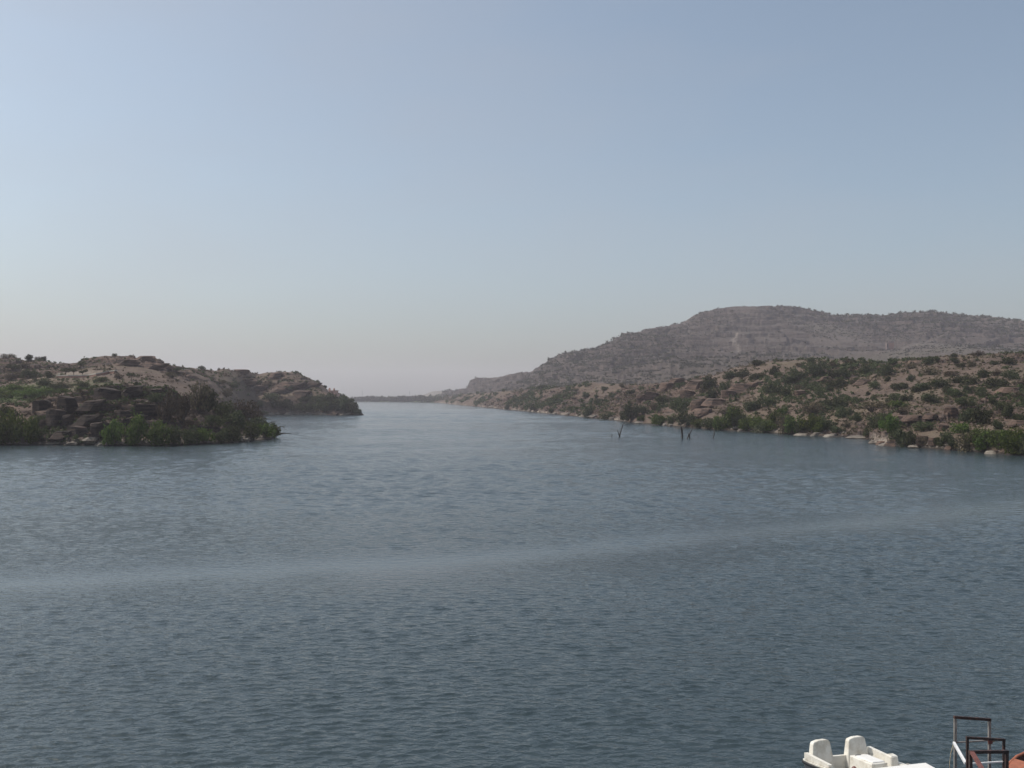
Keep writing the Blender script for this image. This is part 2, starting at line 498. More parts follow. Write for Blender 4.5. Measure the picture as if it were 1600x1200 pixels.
pyC = curve(px, [(-150, 558), (0, 557.5), (20, 558), (38, 561.5), (60, 562.5), (75, 565), (88, 567), (112, 568), (122, 566.5), (130, 561), (150, 557.5), (165, 555), (179, 554.8), (200, 556), (225, 557), (245, 560),
    (255, 564), (265, 570), (275, 574), (288, 575), (300, 574.5), (320, 576), (337, 580), (345, 578.5), (365, 579.5), (385, 579), (395, 582), (405, 584), (417, 582.5), (430, 582), (445, 582), (458, 582.5), (470, 584.5),
    (474, 588), (485, 592.5), (495, 596), (505, 602), (511, 608), (514, 613), (530, 620), (545, 626), (556, 634), (562, 643), (566, 648.5), (569, 652)])
dMC = dM * 0.5 + dC * 0.5
zMm = zc(px, pyM, dM); zCc = zc(px, pyC, dC)
zMC = zMm + (zCc - zMm) * 0.6
lines = [(dF0, np.full_like(px, -3.0)), (dF1, zF1), (dF2, zF2), (dM, zMm), (dMC, zMC), (dC, zCc), (dC + 40, zCc - 4), (dC + 150, np.full_like(px, -2.0))]
terrain('rear_headland', px, lines, [4, 12, 60, 45, 40, 14, 8],
        near_disp(207, 1, 1.0, crest=5, greens=[(45, 616, 75, 13, 1.0), (140, 606, 40, 6, 0.6), (-90, 614, 90, 14, 1)],
                  sands=[(130, 584, 48, 5, 0.5)], rocks=[(440, 595, 90, 12, 0.5), (205, 568, 70, 10, 0.4), (130, 585, 50, 7, -1.0)]), M['bank'])

# --- the long bank and the big hill behind it
px = np.arange(662, 1760, 1.15)
shore = curve(px, [(662, 627.6), (690, 630.3), (720, 633.2), (760, 637), (800, 641), (850, 646), (900, 651), (940, 655), (1000, 662), (1060, 667), (1120, 672), (1180, 675.5), (1250, 680), (1330, 684.5), (1358, 688), (1366, 694), (1420, 699), (1500, 704.5), (1550, 709), (1600, 712.5), (1760, 722)])
ds = lake_d(shore)
lip = curve(px, [(662, 2), (760, 5), (900, 7), (1000, 9), (1200, 11), (1400, 12), (1600, 14), (1760, 14)])
dl = ds * 1.018; zl = zc(px, shore - lip, dl)
zl = np.maximum(zl, 0.5)
c1 = curve(px, [(662, 622), (690, 621), (730, 617), (780, 612), (860, 606), (940, 599), (1000, 602), (1040, 600), (1070, 596), (1100, 590), (1130, 582), (1160, 573), (1200, 565), (1240, 562), (1280, 561), (1330, 563), (1380, 567), (1420, 563), (1480, 556), (1540, 553), (1600, 552), (1760, 548)])
d1 = curve(px, [(662, 1900), (690, 1400), (730, 1080), (780, 800), (860, 600), (940, 500), (1040, 400), (1200, 335), (1400, 300), (1600, 280), (1760, 280)])
d1 = np.maximum(d1, dl * 1.15)
dm = dl * 0.52 + d1 * 0.48
fm = curve(px, [(662, .5), (900, .5), (1000, .56), (1080, .62), (1200, .55), (1400, .5), (1760, .5)])
z1 = zc(px, c1, d1)
zm = zl + (z1 - zl) * fm
dip = curve(px, [(662, 0), (780, 0), (900, 1.5), (1050, 5), (1200, 8), (1760, 9)])
d2 = d1 * 1.22; z2 = np.maximum(z1 - dip, 1)
c3 = curve(px, [(662, 622), (690, 618), (735, 606), (780, 600), (850, 586), (950, 572), (1050, 556), (1150, 548), (1250, 545), (1400, 545), (1500, 540), (1600, 540), (1760, 540)])
d3 = np.maximum(curve(px, [(662, 2150), (690, 1700), (735, 1350), (780, 1150), (850, 930), (950, 860), (1100, 900), (1400, 900), (1760, 850)]), d2 + 40)
c4 = curve(px, [(662, 624), (680, 621), (684, 619.5), (691, 615), (702, 611), (714, 609), (729, 608.5), (733.5, 597), (741, 591.5), (757, 590), (776, 589.5), (794, 584.5), (807, 582.5), (828, 580.5), (839, 575.5), (845, 570), (858, 562.5), (862, 560),
    (886, 550), (910, 546.5), (933, 542.5), (946, 536), (965, 526.5), (972, 521), (1006, 515.5), (1040, 508.5), (1066, 503.5), (1081, 494), (1100, 486), (1120, 482.5), (1140, 481), (1176, 479), (1204, 479), (1236, 481.5), (1260, 487), (1288, 492),
    (1316, 495), (1340, 496.5), (1394, 498), (1433, 497.5), (1454, 495), (1472, 497), (1491, 503), (1511, 505.5), (1537, 507), (1558, 508), (1584, 510), (1600, 512), (1680, 517), (1760, 520)])
d4 = np.maximum(curve(px, [(662, 2300), (690, 1850), (735, 1480), (800, 1300), (850, 1150), (1000, 1180), (1200, 1300), (1400, 1320), (1600, 1250), (1760, 1250)]), d3 + 60)
z3, z4 = zc(px, c3, d3), zc(px, c4, d4)
lines = [(ds * 0.965, np.full_like(px, -3.0)), (ds, np.full_like(px, -0.05)), (dl, zl), (dm, zm), (d1, z1), (d2, z2), (d3, z3), (d4, z4), (d4 + 160, z4 - 12), (d4 + 700, np.full_like(px, -5.0))]
_near = near_disp(331, 1, 1.0, crest=4, greens=[(1150, 660, 40, 9, 0.6), (1560, 690, 50, 12, 0.8)],
                  rocks=[(1120, 620, 60, 26, 0.7), (1020, 630, 60, 24, 0.8), (870, 632, 130, 26, 1.0), (1480, 640, 60, 10, -0.4), (1320, 615, 60, 8, -0.5)])
def hill_disp(X, Y, Z, S, PX):
    py0 = HOR - (Z - H) * F / Y
    zn, at = _near(X, Y, Z, S, PX)
    w = sstep(4.1, 5.2, S)
    k = np.clip(Y / 1000.0, 0.4, 1.6)
    cm = 1 - 0.8 * np.exp(-((S - 7) / 0.12) ** 2)
    # gullies and spurs run down the face, ledges run across it
    z = Z + cm * 9.0 * fbm((X + 0.35 * Y) / 70, (Y - 0.2 * X) / 230, 501, 4) + cm * 7.0 * fbm(X / 190, Y / 300, 511, 3)
    m = sstep(-0.35, 0.15, fbm(X / 120, Y / 260, 521, 3))
    for (gx, gy, rx, ry, v) in [(985, 548, 26, 22, 1.0), (930, 572, 70, 16, .9), (760, 597, 30, 8, 1.0), (1150, 505, 120, 20, -.2)]:
        m = np.clip(m + v * np.exp(-(((PX - gx) / rx) ** 2 + ((py0 - gy) / ry) ** 2)), 0, 1)
    z1 = terrace(z, X, Y, 8.0, 531, 0.88)
    z2 = terrace(z1, X, Y, 3.2, 541, 0.82)
    z = z + cm * m * (1.0 * (z1 - z) + 0.8 * (z2 - z1))
    b, v = worley(X / 7, Y / 16, 551)
    z = z + cm * 0.8 * np.maximum(0, 0.45 - b) * (v > 0.5) * 2 + cm * 0.7 * fbm(X / 6, Y / 14, 561, 3)
    gz = np.gradient(z, axis=0) / np.maximum(np.gradient(Y, axis=0), 0.05)
    rock = np.clip(0.55 * m + sstep(0.3, 0.9, np.abs(gz)), 0, 1)
    # the worn track climbing the face and the pale spur
    track = np.exp(-((PX - (1150 + 5 * np.sin(py0 / 5.0) + (py0 - 530) * -0.06)) / 3.4) ** 2) * sstep(508, 513, py0) * sstep(549, 543, py0)
    track2 = np.exp(-((py0 - (545 - (PX - 1405) * 0.31)) / 1.3) ** 2) * sstep(1398, 1412, PX) * sstep(1500, 1480, PX)
    pale = np.clip(0.36 * track + 0.16 * track2, 0, 1) * w
    return zn * (1 - w) + z * w, dict(rock=at['rock'] * (1 - w) + rock * w, green=at['green'] * (1 - w), pale=at['pale'] * (1 - w) + pale)
terrain('hillside', px, lines, [5, 16, 95, 105, 26, 50, 110, 14, 6], hill_disp, M['hill'])
bpy.data.objects['hillside'].data.materials.clear()
bpy.data.objects['hillside'].data.materials.append(M['bank'])
bpy.data.objects['hillside'].data.materials.append(M['hill'])
_t = TERR['hillside']; _s = (_t['s'][:-1, :-1] > 4.6).astype(np.int32).ravel()
bpy.data.objects['hillside'].data.polygons.foreach_set('material_index', _s)

# --- flat country and embankment at the far end of the lake, hills on the horizon
px = np.arange(360, 860, 2.0)
de = curve(px, [(360, 1560), (560, 1640), (640, 1500), (690, 1330), (860, 1300)])
lines = [(de - 30, np.full_like(px, -3.0)), (de, np.full_like(px, -0.05)), (de + 14, np.full_like(px, 1.3)), (de + 60, np.full_like(px, 2.8)), (de + 900, np.full_like(px, 3.2)), (de + 3400, np.full_like(px, 3.0))]
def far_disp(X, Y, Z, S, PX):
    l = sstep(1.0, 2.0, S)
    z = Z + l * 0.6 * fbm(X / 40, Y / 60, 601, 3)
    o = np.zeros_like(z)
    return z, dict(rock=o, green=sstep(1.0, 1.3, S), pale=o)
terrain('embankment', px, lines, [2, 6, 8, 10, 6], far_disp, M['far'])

px = np.arange(640, 740, 1.0)
cy = curve(px, [(640, 621), (648, 619), (652, 617.8), (660, 618), (668, 614.5), (676, 611.5), (690, 610.5), (700, 610.5), (712, 614), (740, 620)])
dd = np.full_like(px, 2900.0)
lines = [(dd - 300, np.full_like(px, 1.0)), (dd - 120, (zc(px, cy, dd) - 3) * 0.5 + 2), (dd, zc(px, cy, dd)), (dd + 300, np.full_like(px, 1.0))]
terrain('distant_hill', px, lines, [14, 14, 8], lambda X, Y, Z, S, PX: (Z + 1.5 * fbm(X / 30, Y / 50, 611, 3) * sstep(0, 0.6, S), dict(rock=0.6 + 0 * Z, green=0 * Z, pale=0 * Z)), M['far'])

# lake bed and dry land under everything, one sheet to the horizon
me = np_mesh('ground', [(-7000, -60, -3.2), (7000, -60, -3.2), (7000, 5200, -3.2), (-7000, 5200, -3.2)], [(0, 1, 2, 3)])
for k, v in (('rock', [0] * 4), ('green', [0] * 4), ('pale', [0] * 4)): attr(me, k, v)
tag(link('ground', me, M['far']), kind='structure')

# ------------------------------------------------------------------ water
def water_mat():
    m, nt, bs, out = new_mat('lake water')
    pos = pos_n(nt)
    bs.inputs['Base Color'].default_value = (0.031, 0.047, 0.053, 1)
    bs.inputs['IOR'].default_value = 1.333
    bs.inputs['Roughness'].default_value = 0.09
    rot = N(nt, 'ShaderNodeVectorRotate', rotation_type='Z_AXIS'); nt.links.new(pos, rot.inputs['Vector']); rot.inputs['Angle'].default_value = R(14)
    rot2 = N(nt, 'ShaderNodeVectorRotate', rotation_type='Z_AXIS'); nt.links.new(pos, rot2.inputs['Vector']); rot2.inputs['Angle'].default_value = R(-10)
    v1 = scale_v(nt, rot.outputs[0], (0.85, 1.75, 1)); v2 = scale_v(nt, rot2.outputs[0], (1.0, 1.8, 1))
    w1 = noise_n(nt, v1, 1.9, 3, 0.5)        # the wind ripples
    w2 = noise_n(nt, v2, 4.6, 2, 0.5)         # finer chop
    w3 = noise_n(nt, scale_v(nt, rot.outputs[0], (0.3, 0.8, 1)), 0.33, 2, 0.5)
    # gusts: long patches of rougher and calmer water
    gust = noise_n(nt, scale_v(nt, rot2.outputs[0], (0.010, 0.028, 1)), 1.0, 4, 0.6)
    sep = N(nt, 'ShaderNodeSeparateXYZ'); nt.links.new(pos, sep.inputs[0])
    x, y = sep.outputs[0], sep.outputs[1]
    # the slick: a calm streak that bends across the lake from the near left to the far right
    wob = math_n(nt, 'MULTIPLY', math_n(nt, 'SUBTRACT', noise_n(nt, pos, 0.035, 3), 0.5), 9.0)
    xx = math_n(nt, 'ADD', x, 22.0)
    ctr = math_n(nt, 'ADD', math_n(nt, 'ADD', math_n(nt, 'MULTIPLY', xx, 0.33), math_n(nt, 'MULTIPLY', math_n(nt, 'MULTIPLY', xx, xx), 0.0035)), 42.0)
    off = math_n(nt, 'ADD', math_n(nt, 'SUBTRACT', y, ctr), wob)
    wid = math_n(nt, 'ADD', math_n(nt, 'MULTIPLY', math_n(nt, 'ADD', x, 40.0), 0.03), 3.2)
    u = math_n(nt, 'DIVIDE', off, wid)
    slick = math_n(nt, 'POWER', 2.718, math_n(nt, 'MULTIPLY', math_n(nt, 'MULTIPLY', u, u), -1.0))
    rough = ramp_n(nt, gust, 0.32, 0.66)
    amp = math_n(nt, 'MULTIPLY', math_n(nt, 'ADD', math_n(nt, 'MULTIPLY', rough, 0.55), 0.62), math_n(nt, 'SUBTRACT', 1.0, math_n(nt, 'MULTIPLY', slick, 0.72)))
    h = math_n(nt, 'ADD', math_n(nt, 'MULTIPLY', w1, 0.10), math_n(nt, 'MULTIPLY', w2, 0.032))
    h = math_n(nt, 'ADD', h, math_n(nt, 'MULTIPLY', w3, 0.05))
    b = N(nt, 'ShaderNodeBump'); b.inputs['Strength'].default_value = 1.0; b.inputs['Distance'].default_value = 1.0
    nt.links.new(math_n(nt, 'MULTIPLY', h, amp), b.inputs['Height'])
    nt.links.new(b.outputs[0], bs.inputs['Normal'])
    return m
M['water'] = water_mat()
def lake():
    """one sheet fanning out from below the camera; wind waves are real relief as far as the mesh can carry them"""
    rg = np.random.default_rng(21)
    d = [9.0, 11.0, 13.0, 15.0]
    while d[-1] < 1750: d.append(d[-1] + (0.0026 * d[-1] + 0.02) * (1 if d[-1] < 650 else 8))
    d = np.array(d)
    pxs = np.concatenate([[-9000, -3000, -900, -400], np.arange(-160, 1764, 6.5), [2000, 2500, 4600, 10600]])
    D, PXg = np.meshgrid(d, pxs, indexing='ij')
    X = (PXg - 800) / F * D
    cell = (0.0026 * D + 0.02) * np.where(D < 650, 1, 8)
    xx = X + 22.0
    ctr = 42.0 + 0.33 * xx + 0.0035 * xx ** 2
    u = (D - ctr + 6.5 * fbm(X / 26, D / 26, 811, 3)) / (3.2 + 0.03 * np.maximum(X + 40, 0))
    u = u / 1.4
    slick = np.exp(-u * u) * (0.55 + 0.45 * sstep(-0.35, 0.3, fbm(X / 14, D / 9, 815, 4)))
    gust = 0.66 + 0.62 * sstep(-0.3, 0.35, fbm((X + 0.2 * D) / 95, D / 30, 821, 4))
    z = np.zeros_like(D)
    for k in range(150):
        lam = 0.20 * (40.0 ** ((k + rg.uniform(0, 1)) / 150))      # 0.24 to 10 m; each stretch of water carries the shortest its mesh resolves
        th = R(-74) + rg.normal() * 0.40                           # running towards the viewer
        ph = rg.uniform(0, 6.28)
        kx, ky = math.cos(th) * 6.283 / lam, math.sin(th) * 6.283 / lam
        w = sstep(2.6, 3.5, lam / cell) * sstep(7.5, 4.8, lam / cell)
        rows = np.nonzero(w.max(1) > 0)[0]
        if not len(rows): continue
        q = slice(rows[0], rows[-1] + 1)
        z[q] += 0.034 * rg.uniform(0.7, 1.2) * lam / 6.283 * w[q] * np.sin(kx * X[q] + ky * D[q] + ph + 1.5 * fbm(X[q] / (lam * 9), D[q] / (lam * 9), 830 + k, 1))
    edge = sstep(-380, -160, PXg) * sstep(1980, 1760, PXg)
    z *= gust * (1 - 0.95 * slick) * (1.08 - 0.26 * sstep(-0.8, 1.6, u)) * (1 - 0.45 * sstep(75, 150, D)) * edge
    nr, nc = D.shape
    i = np.arange(nr - 1)[:, None] * nc + np.arange(nc - 1)[None, :]
    me = np_mesh('lake_water', np.stack([X, D, z], -1).reshape(-1, 3), np.stack([i, i + 1, i + nc + 1, i + nc], -1).reshape(-1, 4), True)
    return tag(link('lake_water', me, M['water']), kind='structure')
lake()

# ------------------------------------------------------------------ bushes
def leaf_cloud(rng, n, size, clumps=9, flat=0.9, hollow=0.35, up=0.0):
    """n leaf quads spread through a lumpy dome of radius 1, height 1"""
    cs = []
    for _ in range(clumps):
        a = rng.uniform(0, 2 * math.pi); r = 0.62 * math.sqrt(rng.uniform(0, 1))
        z = rng.uniform(0.18, 0.72) * (1 - 0.5 * r)
        cs.append((r * math.cos(a), r * math.sin(a), z, rng.uniform(0.26, 0.46)))
    cs = np.array(cs)
    w = cs[:, 3] ** 2; idx = rng.choice(clumps, n, p=w / w.sum())
    d = rng.normal(size=(n, 3)); d /= np.linalg.norm(d, axis=1)[:, None]
    rad = cs[idx, 3] * (hollow + (1 - hollow) * rng.uniform(0, 1, n) ** 0.5) * (1 + 0.22 * (rng.uniform(0, 1, n) > 0.88))
    C = cs[idx, :3] + d * rad[:, None] * np.array([1, 1, flat])
    C[:, 2] = np.abs(C[:, 2])
    nrm = d + rng.normal(size=(n, 3)) * 0.8; nrm /= np.linalg.norm(nrm, axis=1)[:, None]
    t = np.cross(nrm, rng.normal(size=(n, 3))); t /= np.linalg.norm(t, axis=1)[:, None]
    b = np.cross(nrm, t)
    s = size * rng.uniform(0.6, 1.4, n)[:, None]
    e = 0.45
    V = np.stack([C - t * s, C + b * s * e, C + t * s, C - b * s * e], 1).reshape(-1, 3)
    return V, np.arange(4 * n).reshape(-1, 4)

def twig_set(rng, n, spread=0.85, thick=0.03, seg=3):
    bm = bmesh.new()
    for _ in range(n):
        a = rng.uniform(0, 2 * math.pi); r = spread * math.sqrt(rng.uniform(0.03, 1)); z = rng.uniform(0.45, 1.0) * (1 - 0.35 * r)
        q = [(0.06 * math.cos(a), 0.06 * math.sin(a), -0.12)]
        for k in range(1, seg + 1):
            t = k / seg
            q.append((r * t * math.cos(a) + rng.normal() * 0.05, r * t * math.sin(a) + rng.normal() * 0.05, z * t ** 0.8))
        bm_tube(bm, q, [thick * (1 - 0.85 * k / seg) for k in range(seg + 1)], 3, False)
    me = bpy.data.meshes.new('stem'); bm.to_mesh(me); bm.free()
    return me

BUSH = {}
_r = np.random.default_rng(5)
for kind, n, size, clumps, stems in (('green', 1000, 0.085, 12, 9), ('olive', 820, 0.08, 11, 12), ('dark', 950, 0.085, 9, 8), ('brown', 620, 0.07, 12, 26)):
    BUSH[kind] = []
    for v in range(4):
        V, Fc = leaf_cloud(_r, n, size, clumps)
        fm_ = np_mesh('foliage', V, Fc); fm_.materials.append(M[kind])
        sm = twig_set(_r, stems, 0.85 if kind != 'brown' else 1.0); sm.materials.append(M['bark'])
        BUSH[kind].append((fm_, sm))
# open flat-topped thorn trees on a visible trunk
BUSH['tree'] = []
for v in range(2):
    V, Fc = leaf_cloud(_r, 520, 0.09, 8, 0.55)
    V[:, 2] = 0.5 + V[:, 2] * 0.62
    fm_ = np_mesh('crown', V, Fc); fm_.materials.append(M['olive'])
    bm = bmesh.new()
    bm_tube(bm, [(0, 0, -0.1), (0.03, 0, 0.25), (-0.02, 0.02, 0.5)], [0.07, 0.055, 0.04], 5)
    for k in range(6):
        a = k * 1.05 + v
        bm_tube(bm, [(-0.02, 0.02, 0.42), (0.3 * math.cos(a), 0.3 * math.sin(a), 0.66), (0.62 * math.cos(a), 0.62 * math.sin(a), 0.86)], [0.035, 0.022, 0.008], 4, False)
    sm = bpy.data.meshes.new('trunk'); bm.to_mesh(sm); bm.free(); sm.materials.append(M['bark'])
    BUSH['tree'].append((fm_, sm))

NTH = 'first second third fourth fifth sixth seventh eighth ninth tenth eleventh twelfth thirteenth fourteenth fifteenth sixteenth seventeenth eighteenth nineteenth twentieth'.split()
LOOK = {'green': 'green leafy shrub', 'olive': 'grey-green bush', 'dark': 'dark round bush', 'brown': 'dry brown bush', 'tree': 'small thorn tree'}

# (photo column, foot row, width, height, kind); T names the ground it grows on
RIGHT = [(1064,645,26,25,'olive'),(1075,664,34,21,'dark'),(1107,670,30,18,'olive'),(1128,671,26,22,'green'),(1147,671,36,30,'green'),(1170,673,36,25,'green'),(1197,676,36,19,'olive'),(1228,679,30,34,'brown'),
 (1213,660,28,20,'green'),(1140,650,46,17,'brown'),(1176,641,32,17,'dark'),(1200,635,30,18,'olive'),(1210,616,30,18,'dark'),(1114,625,22,17,'dark'),(1132,617,17,22,'olive'),(1107,608,26,20,'dark'),
 (1142,592,22,13,'dark'),(1161,589,24,13,'dark'),(1182,593,28,12,'olive'),(1209,585,14,14,'dark'),(1186,571,24,9,'dark'),(1098,615,12,10,'brown'),(1232,599,24,14,'dark'),
 (1240,677,28,28,'green'),(1266,674,34,26,'green'),(1290,672,24,19,'olive'),(1270,647,38,19,'brown'),(1304,635,36,15,'dark'),(1319,651,30,15,'dark'),(1340,659,18,12,'olive'),(1364,644,48,17,'brown'),
 (1403,639,32,12,'green'),(1371,669,34,22,'olive'),(1389,684,30,27,'green'),(1412,699,24,30,'dark'),(1398,626,20,13,'olive'),(1279,617,18,12,'olive'),(1296,612,12,7,'dark'),(1245,597,28,14,'dark'),
 (1275,587,32,20,'dark'),(1303,591,24,12,'dark'),(1320,589,20,13,'dark'),(1354,584,22,14,'dark'),(1384,587,22,18,'olive'),(1387,597,12,8,'dark'),(1305,604,36,12,'dark'),(1367,607,20,12,'olive'),
 (1406,608,28,11,'dark'),(1228,620,18,14,'dark'),(1250,610,20,9,'brown'),(1267,567,14,8,'dark'),(1284,571,16,9,'brown'),(1302,573,20,9,'brown'),(1334,570,12,8,'dark'),(1323,569,14,9,'brown'),(1248,574,12,8,'brown'),
 (1365,626,11,9,'olive'),(1357,618,9,6,'dark'),(1322,668,11,9,'brown'),(1224,649,20,16,'green'),
 (1512,706,36,33,'brown'),(1537,705,36,27,'green'),(1563,703,36,30,'green'),(1589,709,36,35,'green'),(1614,711,40,32,'dark'),(1498,678,34,17,'green'),(1511,658,30,21,'dark'),(1534,663,32,26,'dark'),(1560,671,20,15,'dark'),
 (1443,673,36,14,'olive'),(1470,697,22,14,'olive'),(1424,697,20,22,'dark'),(1443,696,20,16,'brown'),(1452,628,28,15,'dark'),(1418,627,20,11,'dark'),(1512,635,32,14,'olive'),(1493,620,22,13,'olive'),(1512,613,18,11,'dark'),
 (1534,621,22,16,'olive'),(1552,634,18,16,'dark'),(1567,643,30,14,'olive'),(1573,655,22,18,'dark'),(1594,657,20,12,'olive'),(1442,610,26,14,'dark'),(1469,606,38,16,'olive'),(1494,599,20,13,'dark'),(1518,601,34,15,'olive'),
 (1559,606,38,14,'dark'),(1581,592,28,15,'olive'),(1557,588,18,12,'brown'),(1536,591,22,16,'olive'),(1488,588,30,10,'brown'),(1456,586,34,14,'brown'),(1450,571,20,12,'dark'),(1464,565,12,8,'olive'),(1492,569,12,9,'dark'),
 (1503,574,15,8,'olive'),(1517,574,16,11,'brown'),(1554,570,15,8,'dark'),(1575,570,22,12,'dark'),(1490,558,13,6,'dark'),(1527,555,22,8,'brown'),(1424,595,13,10,'dark'),(1421,577,18,9,'brown'),(1590,621,24,10,'brown'),
 (1604,634,18,10,'olive'),(1597,603,24,12,'brown'),(1430,613,18,10,'olive'),(1480,614,18,10,'dark'),(1545,648,16,9,'olive'),(1408,651,18,9,'brown'),(1385,655,18,10,'olive'),(1345,628,10,6,'olive'),(1335,600,16,8,'brown'),
 (987,656,24,28,'dark'),(1004,648,20,14,'olive'),(1032,663,28,17,'green'),(920,653,15,18,'dark'),(948,655,26,12,'olive'),(974,657,14,15,'olive'),(891,642,13,8,'olive'),(916,621,12,8,'dark'),(972,607,11,7,'brown'),
 (986,617,14,8,'dark'),(934,631,13,9,'dark'),(906,650,10,8,'brown'),(1001,660,13,12,'green'),(1037,629,24,11,'olive'),(836,643,26,9,'dark'),(794,640,11,8,'dark'),(848,608,15,7,'dark'),(1050,663,20,14,'olive'),(1055,640,14,12,'dark'),
 (958,622,14,8,'olive'),(1012,618,12,7,'dark'),(1020,640,16,10,'brown'),(870,628,14,7,'olive'),(885,620,12,6,'dark'),(900,612,12,6,'brown'),(945,610,12,7,'dark'),(862,645,12,7,'olive'),(1030,612,14,8,'dark'),(1062,606,16,9,'olive'),(1080,600,14,9,'dark'),(1092,669,22,14,'green'),(1118,670,24,16,'olive'),(1158,665,30,18,'olive'),(1185,670,28,18,'green'),(1205,673,24,16,'green'),(1252,674,26,20,'olive'),(1280,677,22,16,'green'),(1307,677,20,12,'olive'),(1480,692,26,18,'olive'),(1525,692,34,20,'green'),(1548,694,34,22,'olive'),(1575,692,34,20,'green'),(1600,696,30,22,'green'),(1490,702,24,16,'dark'),(1400,692,24,18,'olive'),(1356,682,20,12,'olive')]
LEFT_NEAR = [(-24,696,46,50,'dark'),(8,695,48,50,'green'),(38,692,42,42,'green'),(64,690,28,24,'olive'),(262,657,36,52,'brown'),(286,660,32,46,'brown'),(311,640,36,44,'brown'),(326,642,24,40,'dark'),
 (180,694,40,40,'green'),(212,695,42,41,'green'),(246,695,42,37,'green'),(272,694,36,31,'olive'),(297,692,32,27,'olive'),(320,692,36,23,'green'),(346,691,32,21,'dark'),(366,689,32,27,'olive'),(391,686,32,25,'olive'),
 (413,684,30,22,'green'),(428,680,22,17,'green'),(407,671,34,20,'dark'),(370,672,36,26,'dark'),(384,652,40,32,'brown'),(402,660,28,22,'brown'),(350,656,36,28,'olive'),(340,648,28,22,'dark'),(334,668,32,20,'olive'),
 (244,628,24,16,'dark'),(228,612,18,8,'brown'),(212,598,9,6,'dark'),(197,600,8,5,'brown'),(10,650,40,16,'olive'),(-30,656,40,16,'green'),(300,672,26,14,'brown'),(60,668,22,14,'olive')]
LEFT_FAR = [(12,622,44,13,'green'),(44,620,44,13,'green'),(72,618,36,11,'green'),(28,611,44,11,'green'),(-20,618,44,13,'green'),(96,616,26,9,'green'),(48,590,28,13,'dark'),(20,594,36,12,'brown'),(70,601,22,10,'dark'),(86,609,24,10,'dark'),
 (102,606,24,11,'brown'),(75,590,16,11,'olive'),(132,607,26,11,'olive'),(20,578,22,7,'dark'),(38,573,18,6,'brown'),(45,563,14,8,'dark'),(59,563,11,7,'brown'),(68,563,9,8,'dark'),(12,560,22,8,'brown'),(103,590,15,14,'tree'),(115,588,13,12,'tree'),(129,590,13,12,'tree'),
 (179,556,9,4,'dark'),(158,597,20,9,'olive'),(186,592,20,8,'brown'),(205,594,14,10,'tree'),(126,572,12,6,'dark'),(268,590,22,9,'brown'),(276,583,16,5,'olive'),(315,577,11,6,'dark'),(352,620,24,15,'brown'),(362,606,22,9,'dark'),(345,600,18,8,'brown'),
 (440,638,34,15,'dark'),(424,626,26,13,'olive'),(465,642,24,13,'olive'),(484,643,24,14,'olive'),(506,644,32,20,'olive'),(522,640,26,18,'dark'),(537,642,30,22,'dark'),(550,645,24,18,'dark'),(540,630,28,12,'dark'),
 (515,627,26,13,'dark'),(500,628,26,12,'olive'),(560,648,14,10,'olive'),(478,627,20,9,'dark'),(400,600,18,7,'olive'),(385,596,16,6,'dark'),(420,603,16,6,'brown'),(450,610,16,7,'dark'),(463,583,6,4,'dark'),(497,599,7,5,'dark'),(438,583,9,4,'brown'),(508,606,6,5,'dark'),(530,622,18,8,'dark'),(404,636,20,10,'dark'),(412,648,14,7,'olive')]

def row_of(name, px, py):
    t = TERR[name]; c = int(np.clip(round((px - t['px'][0]) / (t['px'][1] - t['px'][0])), 0, len(t['px']) - 1))
    p, d = hit(name, px, py)
    r = int(np.argmin(np.abs(t['d'][:, c] - d)))
    return p, d, t['s'][r, c]

def zone_right(px, s):
    stretch = 'beyond the snags' if px < 1050 else ('behind the snags' if px < 1230 else ('past the snags' if px < 1420 else 'above the railing'))
    band = "at the long bank's waterline" if s < 2.5 else ('low on the long bank' if s < 3.0 else ('halfway up the long bank' if s < 3.55 else "on the long bank's crest"))
    return f'{band} {stretch}', 'from far end'
def zone_near(px, s):
    band = 'at the foot' if s < 2.5 else ('on the face' if s < 3.5 else 'along the top')
    return f'{band} of the near cliff headland', 'from its tip'
def zone_far(px, s):
    where = 'the ridge behind the cliffs' if px < 340 else 'the headland with the pink building'
    band = 'low on' if s < 2.6 else ('halfway up' if s < 4.4 else 'topping')
    return f'{band} {where}', 'from its tip'

def plant_bushes(spec, name, zone, group, rev):
    rows = []
    for (x, y, w, h, kind) in spec:
        p, d, s = row_of(name, x, y)
        rows.append((x, p, d, s, w, h, kind, zone(x, s)))
    count = {}
    for (x, p, d, s, w, h, kind, (zn, cf)) in sorted(rows, key=lambda r: r[0], reverse=rev):
        key = (zn, kind); i = count.get(key, 0); count[key] = i + 1
        tot = sum(1 for r in rows if (r[7][0], r[6]) == key)
        fm_, sm = BUSH[kind][random.randrange(len(BUSH[kind]))]
        t = empty('thorn_tree' if kind == 'tree' else 'bush', p + Vector((0, 0, -0.05)), (0, 0, random.uniform(0, 6.28)))
        sx, sz = w * d / F / 2 * 1.28, h * d / F * 1.18
        t.scale = (sx, sx * random.uniform(0.85, 1.1), sz)
        lab = f'{LOOK[kind]} {zn}' + (f', {NTH[min(i, 19)]} {cf}' if tot > 1 else '')
        tag(t, lab, 'tree' if kind == 'tree' else 'bush', group)
        link('crown' if kind == 'tree' else 'foliage', fm_, None, t)
        link('trunk' if kind == 'tree' else 'stem', sm, None, t)
plant_bushes(RIGHT, 'hillside', zone_right, 'bushes on the long bank', False)
plant_bushes(LEFT_NEAR, 'near_headland', zone_near, 'bushes on the near headland', True)
plant_bushes(LEFT_FAR, 'rear_headland', zone_far, 'bushes on the ridge and rear headland', True)

